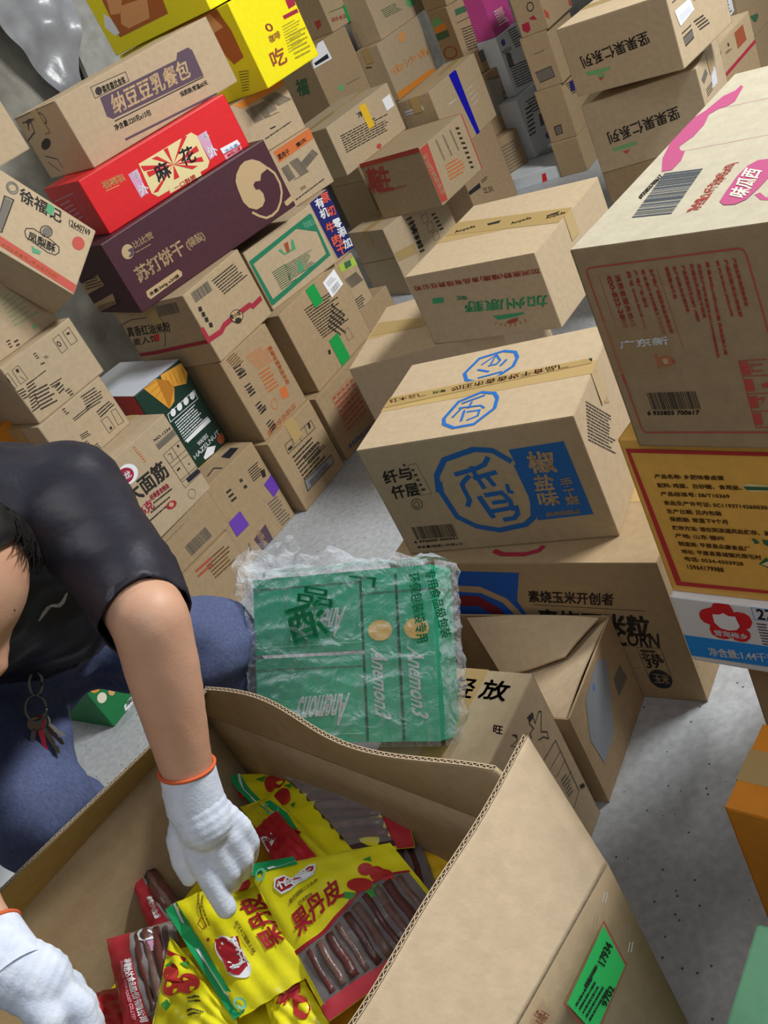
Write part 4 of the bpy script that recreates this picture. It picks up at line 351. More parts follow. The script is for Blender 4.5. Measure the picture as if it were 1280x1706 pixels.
'big':[['F','S','redprint',1,[0.0122,0.186,0.0128,0.0309,0.0145,0.0262,0.0191,0.0244,0.196,0.0234,0.2011,0.0258,0.2029,0.0312,0.2055,0.1372],0.0018],['F','T','redprint',1,[0.0422,0.0362,0.0424,0.1061,0.0358,0.0365],'400-822-2888',0],['F','T','redprint',1,[0.0534,0.0365,0.0533,0.1059,0.0464,0.0371],'消费者服务热线',0.03],['F','T','redprint',1,[0.0672,0.0353,0.0667,0.1099,0.0625,0.0351],'网 址 www.food.com',0],['F','T','redprint',1,[0.076,0.0344,0.076,0.0827,0.0714,0.0342],'产 地:广东·湛江',0],['F','T','redprint',1,[0.0853,0.0346,0.0868,0.1195,0.0811,0.0344],'地 址:廉江市石岭镇工业路东区',0],['F','T','redprint',1,[0.0954,0.0348,0.0968,0.1172,0.0909,0.0349],'生产商:广东新某食品有限公司',0],['F','T','redprint',1,[0.1145,0.0344,0.1139,0.0736,0.11,0.0344],'保质期:18个月',0.02],['F','T','redprint',1,[0.1233,0.0349,0.1239,0.0928,0.1192,0.0349],'生产日期:见合格印章',0],['F','T','redprint',1,[0.1338,0.0349,0.133,0.1051,0.1294,0.0349],'产品标准代号:GB/T 19883',0],['F','T','redprint',1,[0.1434,0.0348,0.141,0.1019,0.1396,0.0347],'贮藏条件:阴凉干燥处',0],['F','T','redprint',1,[0.1518,0.0353,0.1436,0.1531,0.1481,0.0352],'食品生产许可证编号:SC11344088200045',0.02],['F','T','redprint',1,[0.1612,0.0347,0.1531,0.1506,0.1574,0.0347],'规 格:84克x10杯x2层/箱 高密度聚乙烯',0],['F','T','redprint',1,[0.1721,0.0348,0.1719,0.1026,0.1688,0.0347],'配 料:果冻(水,西瓜)x5粒',0],['F','T','redprint',1,[0.182,0.0346,0.1818,0.1034,0.1779,0.0346],'产品类别:果冻/果味型',0],['F','T','redprint',1,[0.1911,0.034,0.1913,0.0912,0.187,0.034],'产品名称:西瓜味果冻',0.02],['F','S','redprint',1,[0.1007,0.0355,0.1028,0.1388],0.0006],['F','S','redprint',1,[0.0266,0.0344,0.0266,0.1174],0.0006],['F','Q','cleartape',1,[0.001,0.0964,0.0888,0.0936,0.0838,0.1689,0.001,0.1715],1],['F','T','white',2,[0.0245,0.1236,0.088,0.1216,0.0231,0.1341],'广东新',0.02],['F','Q','redprint',1,[0.0686,0.1514,0.0769,0.1466,0.0825,0.1469,0.0883,0.1565,0.078,0.1623,0.0697,0.1609]],['F','Q','redprint',1,[0.0638,0.1448,0.0679,0.144,0.0678,0.164,0.0636,0.1649]],['F','Q','kraft',2,[0.0725,0.1516,0.0794,0.1509,0.0792,0.1582,0.0734,0.1583]],['F','S','redprint',1,[0.0137,0.1165,0.0139,0.2533,0.0167,0.2594,0.1771,0.2575],0.0018],['F','B','black',1,[0.0371,0.1996,0.1012,0.1988,0.0374,0.2249]],['F','T','black',1,[0.0299,0.2268,0.0987,0.2263,0.0286,0.2328],'6 935855 700617',0.02],['F','S','redprint',1,[0.1638,0.1594,0.1959,0.1589],0.0012],['F','S','redprint',1,[0.1638,0.1594,0.163,0.2511,0.1787,0.2504],0.0012],['F','S','redprint',1,[0.1635,0.1796,0.1935,0.1798],0.001],['F','S','redprint',1,[0.1631,0.2038,0.1883,0.2035],0.001],['F','S','redprint',1,[0.1628,0.2286,0.1829,0.2278],0.001],['F','Q','redprint',1,[0.1648,0.1612,0.1739,0.1611,0.1742,0.1774,0.1651,0.1774]],['F','Q','redprint',1,[0.1646,0.1841,0.1738,0.1839,0.1735,0.1999,0.1643,0.2001]],['F','Q','redprint',1,[0.1643,0.2075,0.1736,0.2071,0.1729,0.2229,0.1635,0.2232]],['F','Q','redprint',1,[0.164,0.2314,0.1734,0.2309,0.1722,0.2465,0.1627,0.2469]],['F','S','redprint',1,[0.1767,0.1652,0.1902,0.165],0.0015],['F','S','redprint',1,[0.177,0.1739,0.1882,0.1735],0.0015],['F','S','redprint',1,[0.1762,0.1643,0.1768,0.1748],0.0015],['F','Q','redprint',1,[0.1819,0.1917,0.1901,0.1885,0.19,0.1955,0.1831,0.1962]],['F','S','redprint',1,[0.1744,0.2113,0.1817,0.2096,0.1778,0.2168],0.002],['T','Q','pink',1,[0.0312,0.3141,0.0114,0.2681,0.001,0.222,0.001,0.1779,0.0016,0.1445,0.01,0.1261,0.0175,0.0838,0.0296,0.0736,0.0314,0.056,0.038,0.0655,0.0463,0.1158,0.04,0.1287,0.0297,0.1313,0.0224,0.1453,0.03,0.1804,0.0302,0.2141,0.0217,0.2402,0.0291,0.2536,0.0384,0.2605,0.0456,0.2877,0.0449,0.3138]],['T','S','pink',1,[0.0409,0.1307,0.0981,0.1325],0.0007],['T','S','pink',1,[0.0354,0.2583,0.1448,0.2592],0.0007],['T','B','steel',1,[0.0499,0.4366,0.0378,0.3194,0.1025,0.4425]],['T','T','black',1,[0.0303,0.3797,0.0317,0.3212,0.0382,0.3875],'6935855700617',0],['T','T','redprint',1,[0.1205,0.4456,0.1175,0.33,0.1381,0.4416],'净含量:2.4千克(84克x10)',0],['T','Q','pink',1,[0.1534,0.43,0.1506,0.4028,0.1484,0.3675,0.1509,0.3431,0.1587,0.3321,0.1723,0.3338,0.1915,0.386,0.1898,0.4116,0.1856,0.4358,0.1765,0.4444,0.1626,0.4411]],['T','T','creamw',2,[0.1582,0.4174,0.151,0.3495,0.1838,0.4341],'味瓜西',0.03],['T','S','pink',1,[0.193,0.4244,0.2049,0.4399,0.214,0.444],0.006]],
'egg':[['F','Q','redframe',1,[0.0073,0.0148,0.2036,0.0196,0.2023,0.0255,0.0123,0.0217]],['F','Q','redframe',1,[0.0073,0.0148,0.0126,0.0209,0.0198,0.2565,0.0101,0.2641]],['F','Q','redframe',1,[0.0101,0.2641,0.0181,0.2557,0.1526,0.2558,0.1514,0.2614]],['F','T','brownd',1,[0.0363,0.0574,0.1319,0.0576,0.036,0.0648],'产品名称: 乡肥味香卤蛋',0.015],['F','T','brownd',1,[0.0359,0.0727,0.1515,0.0728,0.0356,0.0802],'配料: 鸡蛋、白砂糖、食用盐、',0.015],['F','T','brownd',1,[0.0364,0.0873,0.1319,0.0875,0.0361,0.0948],'产品标准号: SB/T10369',0.015],['F','T','brownd',1,[0.0359,0.1029,0.1804,0.1039,0.0356,0.1105],'食品生产许可证: SC11937142600301',0.015],['F','T','brownd',1,[0.0364,0.1178,0.1137,0.1178,0.0361,0.1255],'生产日期: 见内包装',0.015],['F','T','brownd',1,[0.0364,0.132,0.1184,0.132,0.0361,0.1398],'保质期: 常温下9个月',0.015],['F','T','brownd',1,[0.0362,0.1473,0.172,0.1478,0.0359,0.1552],'贮存方法: 请在阴凉通风处贮存、避',0.015],['F','T','brownd',1,[0.0362,0.1619,0.1059,0.1617,0.0359,0.1698],'产地: 山东·德州',0.015],['F','T','brownd',1,[0.037,0.1765,0.1389,0.1769,0.0367,0.1846],'制造商: 平原县众康食品厂',0.015],['F','T','brownd',1,[0.037,0.1914,0.15,0.1915,0.0367,0.1995],'地址: 平原县恩城镇光荣屯村',0.015],['F','T','brownd',1,[0.0382,0.205,0.1219,0.2056,0.0379,0.2133],'电话: 0534-4503928',0.015],['F','T','brownd',1,[0.0381,0.2206,0.0912,0.2205,0.0378,0.2289],'15964179988',0.015],['F','Q','cream',1,[0.1529,0.072,0.1631,0.0693,0.1885,0.072,0.1867,0.0803,0.1648,0.0829,0.1558,0.0802]],['F','Q','greend',2,[0.1543,0.0735,0.187,0.0736,0.187,0.0788,0.1572,0.0794]],['F','Q','greend',1,[0.1441,0.1624,0.1503,0.1627,0.1537,0.1697,0.1469,0.172]],['F','Q','greend',1,[0.1583,0.1627,0.1661,0.1636,0.1648,0.1751,0.1584,0.1709]],['F','Q','greend',1,[0.1439,0.2073,0.1569,0.1941,0.1597,0.1988,0.1575,0.2142]],['F','Q','cream',2,[0.1478,0.2069,0.158,0.2007,0.1583,0.2107]]],
'white':[['F','Q','azure',1,[0.001,0.0797,0.1304,0.0772,0.1207,0.1212,0.001,0.1238]],['F','T','white',2,[0.0339,0.0987,0.1364,0.0912,0.0336,0.1167],'净含量:1.44千克',0.03],['F','Q','red',1,[0.0622,0.0112,0.0668,0.0025,0.074,0.001,0.0836,0.001,0.0907,0.001,0.0934,0.009,0.094,0.0159,0.1002,0.014,0.1092,0.0148,0.1159,0.0206,0.1174,0.0313,0.1117,0.0434,0.1049,0.0479,0.109,0.0551,0.1067,0.0652,0.0988,0.0741,0.0901,0.0759,0.0822,0.0743,0.0774,0.0695,0.0715,0.074,0.0639,0.0756,0.0558,0.074,0.0485,0.0688,0.0473,0.0591,0.0507,0.0486,0.0424,0.0453,0.0382,0.0379,0.039,0.028,0.0442,0.0198,0.0513,0.0159]],['F','Q','white',2,[0.0604,0.025,0.0721,0.0237,0.0774,0.0193,0.0849,0.0246,0.0944,0.0237,0.0957,0.0353,0.0968,0.0431,0.09,0.0516,0.0774,0.0549,0.0661,0.0522,0.059,0.0422]],['F','T','white',2,[0.0544,0.0577,0.1034,0.057,0.0532,0.0695],'雪海梅乡',0.04],['F','S','azure',1,[0.1495,0.001,0.1227,0.001,0.1217,0.025,0.1433,0.0233],0.001],['F','T','ink',1,[0.1291,0.0029,0.1519,0.002,0.1273,0.0232],'27',0.04],['F','L','ink',1,[0.1227,0.0303,0.1419,0.0298,0.1226,0.0764],8]],
'corn':[['F','Q','blued',1,[0.165,0.0222,0.3114,0.0259,0.2765,0.1034,0.2831,0.1446,0.1034,0.1601]],['F','S','tan',1,[0.1426,0.0723,0.2017,0.0745,0.2476,0.1043,0.2657,0.1454],0.018],['F','S','crimsond',2,[0.1266,0.1082,0.1821,0.1064,0.2123,0.1336,0.2215,0.1545],0.03],['F','T','black',1,[0.313,0.074,0.4939,0.0775,0.3036,0.106],'素烧玉米开创者',0.03],['F','S','black',1,[0.3119,0.1132,0.5449,0.1214],0.0012],['F','T','black',1,[0.3154,0.126,0.5464,0.1361,0.2998,0.1824],'素烧玉米粒',0.05],['F','T','black',1,[0.3437,0.1764,0.5527,0.1811,0.3352,0.2157],'TENDER CORN',0.02],['F','S','black',1,[0.4966,0.2216,0.5461,0.2213,0.5448,0.3142,0.4983,0.3192,0.4966,0.2216],0.001],['F','T','black',1,[0.5002,0.235,0.5391,0.2374,0.4991,0.2558],'北纬',0.02],['F','T','black',1,[0.5042,0.2553,0.5423,0.2521,0.5021,0.2799],'39°',0.03],['F','L','black',1,[0.5033,0.2245,0.5402,0.2251,0.5017,0.2383],1],['F','E','ink',1,[0.5021,0.2799,0.5476,0.286,0.494,0.334],0],['F','T','kraft',2,[0.5083,0.2933,0.5402,0.295,0.5051,0.322],'玉米',0],['F','S','black',1,[0.4718,0.22,0.4848,0.2191],0.001],['F','S','black',1,[0.4733,0.2826,0.4858,0.2835],0.001],['T','S','crimson',1,[0.2484,0.3634,0.2732,0.3747,0.3231,0.3751,0.3513,0.3647,0.3564,0.3504],0.012]],
'fang':[['F','S','black',1,[0.2763,0.0383,0.2932,0.0453,0.2893,0.0662,0.3104,0.0609,0.3162,0.0676,0.293,0.0921,0.3065,0.1082,0.3026,0.1211,0.2929,0.1051,0.2776,0.0955],0.002],['F','S','black',1,[0.2875,0.0472,0.2762,0.0509,0.2798,0.0679,0.2666,0.0651,0.2646,0.0756],0.002],['F','Q','black',1,[0.28,0.0385,0.296,0.0465,0.2931,0.0537,0.2762,0.0509]],['F','S','black',1,[0.2254,0.0202,0.2359,0.0327,0.2321,0.0407,0.2117,0.0308,0.2229,0.0465],0.0015],['F','Q','black',1,[0.228,0.0212,0.2363,0.0323,0.2329,0.0375]],['F','S','black',1,[0.2657,0.1338,0.3164,0.1422,0.3125,0.2768,0.2799,0.2821],0.0015],['F','S','black',1,[0.2712,0.163,0.3164,0.1693],0.001],['F','S','black',1,[0.2748,0.1904,0.3185,0.1947],0.001],['F','S','black',1,[0.2784,0.2183,0.3186,0.2274],0.001],['F','L','greyd',1,[0.2825,0.2049,0.3084,0.2146,0.2801,0.2536],6],['F','T','black',1,[0.3197,0.2693,0.3333,0.2795,0.3196,0.2811],'辣',0],['T','T','black',1,[0.3194,0.1385,0.3168,0.191,0.2778,0.1407],'放',0.02],['T','T','black',1,[0.3199,0.0798,0.3188,0.1236,0.2755,0.0839],'轻',0.02],['T','T','red',1,[0.2258,0.1953,0.2245,0.213,0.2108,0.2003],'旺',0.03]],
'gray':[['F','Q','greyblue',1,[0.067,0.0255,0.1548,0.0127,0.184,0.0483,0.1057,0.1651,0.0388,0.1692,0.0287,0.0918]],['F','Q','greyd',1,[0.1799,0.0955,0.2191,0.0976,0.2255,0.1406,0.1726,0.1354]],['F','Q','bluel2',1,[0.1039,0.0304,0.1157,0.0343,0.1072,0.0455,0.0997,0.0394]]],
'openw':[['F','Q','slip',1,[0.5525,0.0346,0.5528,0.1094,0.488,0.1187,0.4775,0.1067,0.4699,0.0445],1],['F','S','redprint',1,[0.5557,0.032,0.5552,0.1131,0.4887,0.1233],0.0016],['F','S','redprint',1,[0.5557,0.032,0.4674,0.0401,0.4715,0.0993],0.0016],['F','T','black',3,[0.5249,0.0566,0.5461,0.0524,0.5291,0.0729],'17934',0],['F','L','black',3,[0.4963,0.0509,0.5241,0.0522,0.4974,0.0655],1],['F','L','ink',3,[0.4761,0.055,0.5201,0.0584,0.4816,0.1005],5],['F','T','black',3,[0.5031,0.1013,0.5233,0.099,0.5063,0.1135],'9702',0],['F','S','white',1,[0.5661,0.0126,0.5743,0.0067],0.0015],['F','S','white',1,[0.5687,0.0176,0.577,0.0117],0.0015],['F','S','white',1,[0.5648,0.103,0.5734,0.097],0.0015],['F','S','white',1,[0.5684,0.1086,0.5766,0.102],0.0015],['F','Q','cleartape',1,[0.4237,0.001,0.4502,0.001,0.4488,0.0396,0.4295,0.015]],['F','T','redprint',1,[0.4337,0.002,0.4396,0.0043,0.4371,0.0231],'HE',0.02],['F','T','redprint',1,[0.4266,0.0099,0.4426,0.0099,0.431,0.0271],'INI HH',0.02]],
'cashew':[['F','E','creamw',1,[0.0218,0.002,0.0419,0.0153,0.0051,0.0263],0],['F','E','creamw',1,[0.0362,0.002,0.0633,0.0185,0.0236,0.0268],0],['F','E','wafer',1,[0.0202,0.0253,0.0453,0.0443,0.0091,0.0432],0],['F','E','creamw',1,[0.0251,0.0567,0.0484,0.0784,0.0057,0.0788],0],['F','E','gold',1,[0.0567,0.0744,0.0733,0.0884,0.0454,0.0927],0],['F','Q','white',1,[0.0617,0.1514,0.088,0.1496,0.1361,0.1579,0.126,0.169,0.0661,0.169,0.0543,0.1655]],['F','T','greend',2,[0.0686,0.1489,0.1274,0.1561,0.0631,0.1608],'果仁',0]],
'bundle':[],
'b1':[['F','S','greenb',1,[0.0012,0.0013,0.0341,0.001,0.0635,0.001],0.016],['F','S','white',2,[0.026,0.0065,0.0639,0.001],0.004],['F','E','greenl',3,[0.0081,0.0041,0.0239,0.002,0.0024,0.021],0.003],['F','Q','white',2,[0.0203,0.0319,0.0273,0.0221,0.0411,0.0205,0.047,0.0274,0.0605,0.0204,0.076,0.0152,0.0853,0.0159,0.0805,0.0261,0.0665,0.0331,0.0512,0.0374,0.0402,0.0426,0.0254,0.0431]],['F','Q','crimson2',3,[0.0231,0.0316,0.0285,0.0248,0.0398,0.023,0.0463,0.03,0.0605,0.0233,0.0746,0.0179,0.0812,0.0186,0.0781,0.0246,0.0651,0.0297,0.0515,0.0339,0.0405,0.0393,0.027,0.0403]],['F','T','white',4,[0.0255,0.0283,0.077,0.0194,0.025,0.0381],'怡达',0.02],['F','T','white',4,[0.0437,0.0334,0.0785,0.0255,0.0424,0.0416],'yida',0.02],['F','T','olived',1,[0.0298,0.0526,0.0765,0.0382,0.0288,0.0571],'始于康熙二十九年',0],['F','T','olived',1,[0.0391,0.059,0.061,0.0546,0.0381,0.0635],'(1690)',0],['F','T','crimson2',1,[0.0205,0.0686,0.0972,0.0473,0.0184,0.0967],'果丹皮',0.04],['F','E','haw',1,[0.1308,0.0351,0.1486,0.0376,0.1228,0.0534],0],['F','E','haw',1,[0.1417,0.0417,0.1583,0.0466,0.1307,0.0655],0],['F','E','haw',2,[0.1091,0.052,0.137,0.0598,0.1002,0.0739],0],['F','E','haw',1,[0.1521,0.0462,0.1646,0.0593,0.1416,0.0663],0],['F','Q','leaf',1,[0.0972,0.0707,0.1092,0.0781,0.0998,0.0833,0.0916,0.0777]],['F','Q','leaf',1,[0.1196,0.077,0.129,0.0775,0.1261,0.0885,0.1159,0.0893]],['F','Q','leaf',1,[0.14,0.0296,0.1506,0.0243,0.1483,0.0352]],['F','Q','leaf',1,[0.1314,0.0701,0.1394,0.0763,0.1323,0.0834,0.1278,0.0768]]],
'b2':[['F','S','greenb',1,[0.2064,0.001,0.1484,0.001,0.0767,0.001,0.041,0.001,0.0026,0.0018],0.02],['F','S','white',2,[0.2059,0.0074,0.1476,0.001,0.0772,0.001,0.0388,0.0018,0.0048,0.0109],0.004],['F','E','greenl',3,[0.0233,0.0084,0.0159,0.0234,0.0093,0.002],0.003],['F','E','white',1,[0.1203,0.0313,0.0838,0.0618,0.0673,0.0176],0],['F','E','crimson2',2,[0.1161,0.0319,0.0839,0.0582,0.0693,0.0213],0],['F','E','white',1,[0.0856,0.0309,0.0616,0.0607,0.0508,0.0162],0],['F','E','crimson2',2,[0.0819,0.0316,0.0618,0.057,0.0521,0.0196],0],['F','Q','crimson2',2,[0.1085,0.0311,0.0936,0.0611,0.0473,0.0486,0.0554,0.0226]],['F','T','white',4,[0.0534,0.0291,0.0987,0.0319,0.048,0.0509],'怡达',0.02],['F','T','white',4,[0.0651,0.0486,0.0947,0.0523,0.0648,0.0559],'yida',0.02],['F','T','olived',1,[0.0592,0.0644,0.1136,0.067,0.0598,0.0703],'始于康熙二十九年',0],['F','T','crimson2',1,[0.0513,0.0829,0.1471,0.084,0.054,0.1125],'果丹皮',0.04],['F','L','olived',1,[0.135,0.0271,0.2078,0.0411,0.1332,0.0374],2],['F','S','crimson2',1,[0.1452,0.0227,0.1519,0.0313,0.1369,0.0317,0.1349,0.0234,0.1452,0.0227],0.001],['F','E','haw',1,[0.2034,0.0913,0.1898,0.1143,0.174,0.0829],0],['F','Q','leaf',1,[0.1944,0.0806,0.1929,0.0906,0.1791,0.0832]],['F','E','redbrown',1,[0.1198,0.021,0.1174,0.0262,0.1137,0.0187],0]],
'b3':[['F','S','greenb',1,[0.0097,0.001,0.001,0.0468,0.001,0.0933],0.022],['F','S','white',2,[0.0193,0.0011,0.001,0.0441,0.001,0.0907],0.004],['F','E','haw',1,[0.0559,0.0138,0.0778,0.0084,0.0326,0.0593],0],['F','E','haw',2,[0.0683,0.0042,0.0971,0.0027,0.0465,0.0504],0],['F','E','haw',1,[0.0546,0.0508,0.0844,0.0527,0.0297,0.0941],0],['F','Q','leaf',1,[0.0371,0.0195,0.0595,0.0106,0.0454,0.0303]],['F','Q','leaf',1,[0.0739,0.0454,0.0887,0.0397,0.0828,0.0559]],['F','Q','leaf',1,[0.0581,0.0959,0.0704,0.0904,0.0592,0.1083]],['F','T','violet2',1,[0.0959,0.0368,0.1292,0.0255,0.0888,0.0563],'果',0.03]],
'b4':[['F','S','greenb',1,[0.0434,0.0175,0.0504,0.0635,0.045,0.118],0.022],['F','E','greenl',2,[0.0426,0.0198,0.061,0.0284,0.0313,0.0572],0.003],['F','T','crimson2',2,[0.0514,0.1054,0.061,0.1204,0.0288,0.149],'皮',0.05]],
'b5':[['F','Q','white',2,[0.001,0.0296,0.0184,0.0369,0.0186,0.0541,0.001,0.0652,0.001,0.0535]],['F','T','crimson2',3,[0.0036,0.0393,0.024,0.0473,0.002,0.0532],'200g',0.03]],
'b8':[['F','E','haw',1,[0.0256,0.002,0.0135,0.0381,0.0398,0.0122],0],['F','E','haw',1,[0.0376,0.0129,0.0204,0.0629,0.0532,0.0249],0],['F','E','haw',2,[0.0237,0.0465,0.002,0.0876,0.0448,0.0584],0],['F','Q','leaf',1,[0.0266,0.0045,0.0168,0.0204,0.0226,0.018]],['F','Q','leaf',1,[0.0126,0.0398,0.0035,0.0524,0.0086,0.0594]],['F','Q','leaf',1,[0.0584,0.0226,0.052,0.0312,0.0551,0.0413,0.062,0.0307]],['F','S','crimson2',1,[0.014,0.0054,0.0047,0.0474],0.004],['F','L','ink',1,[0.0391,0.0726,0.0257,0.107,0.0468,0.0766],2],['F','L','ink',1,[0.0532,0.0715,0.0443,0.1046,0.061,0.0753],2]],
'b9':[['F','E','crimson2',1,[0.0402,0.002,0.0589,0.0076,0.0315,0.0239],0],['F','T','crimson2',1,[0.016,0.0228,0.0462,0.002,0.0289,0.0306],'果丹',0.04],['F','E','haw',1,[0.0419,0.0197,0.059,0.0356,0.0298,0.0455],0]],
'b7':[['F','T','white',3,[0.0429,0.0572,0.0423,0.1579,0.03,0.0574],'承德怡达食品股份有限公司',0.02],['F','T','pinkl',3,[0.0278,0.0587,0.0256,0.1538,0.0224,0.0583],'CHENGDE YIDA FOOD CO.,LTD',0],['F','E','white',3,[0.057,0.0069,0.0884,0.0149,0.0557,0.0312],0.004],['F','Q','lav',3,[0.0694,0.0354,0.0839,0.0358,0.0798,0.0544,0.0675,0.0527]]],
'b6':[['F','T','white',3,[0.0288,0.067,0.0252,0.1104,0.0195,0.0676],'承德怡达食品',0]],
'brg':[['F','Q','greend',1,[0.1077,0.4066,0.2052,0.4255,0.2097,0.4373,0.1694,0.4511,0.1359,0.4369,0.1326,0.4236]]],
'sml':[],
'wbx':[['F','L','greyd',1,[0.0896,0.2161,0.2252,0.2313,0.1371,0.2828],5]],
'under_mian':[['F','B','greyd',1,[0.062,0.0765,0.1527,0.0769,0.065,0.1141]],['F','S','brownd',1,[0.02,0.023,0.104,0.0215],0.001]],
'under_mian2':[['F','L','brownd',1,[0.1374,0.0146,0.2462,0.0246,0.1392,0.0843],6],['F','L','redprint',1,[0.0979,0.0075,0.1821,0.0163,0.093,0.0415],2]],
}
# ------------------------------------------------------------ the setting
V, F = grid(lambda u, v: (-5+u*11, -2+v*11, 0), 1, 1)
tag(mesh('floor', V, F, noisy('concrete_floor', lin('a0a3a6'), lin('b2b5b8'), 60, .55, .06, 120, .4, 8, spots=(55, .13, lin('50525a')))), kind='structure')
wd = Vector((.73, .68, 0)).normalized(); wn = Vector((.68, -.73, 0)).normalized(); w0 = Vector((-.3, 5.0, 0))
V, F = grid(lambda u, v: tuple(w0+wd*(-3.5+u*9)+Vector((0, 0, v*3.2))-wn*(.02*math.sin(u*37+v*11)+.015*math.sin(u*91-v*23))), 60, 20)
tag(mesh('wall_back', V, F, noisy('rough_concrete_wall', lin('86837a'), lin('a9a69b'), 7, .9, .9, 30, .2, 10), smooth=True), kind='structure')
V, F = grid(lambda u, v: (3.9-u*.1, -1+u*9, v*3.2), 10, 4)
tag(mesh('wall_right', V, F, MAT['rough_concrete_wall']), kind='structure')
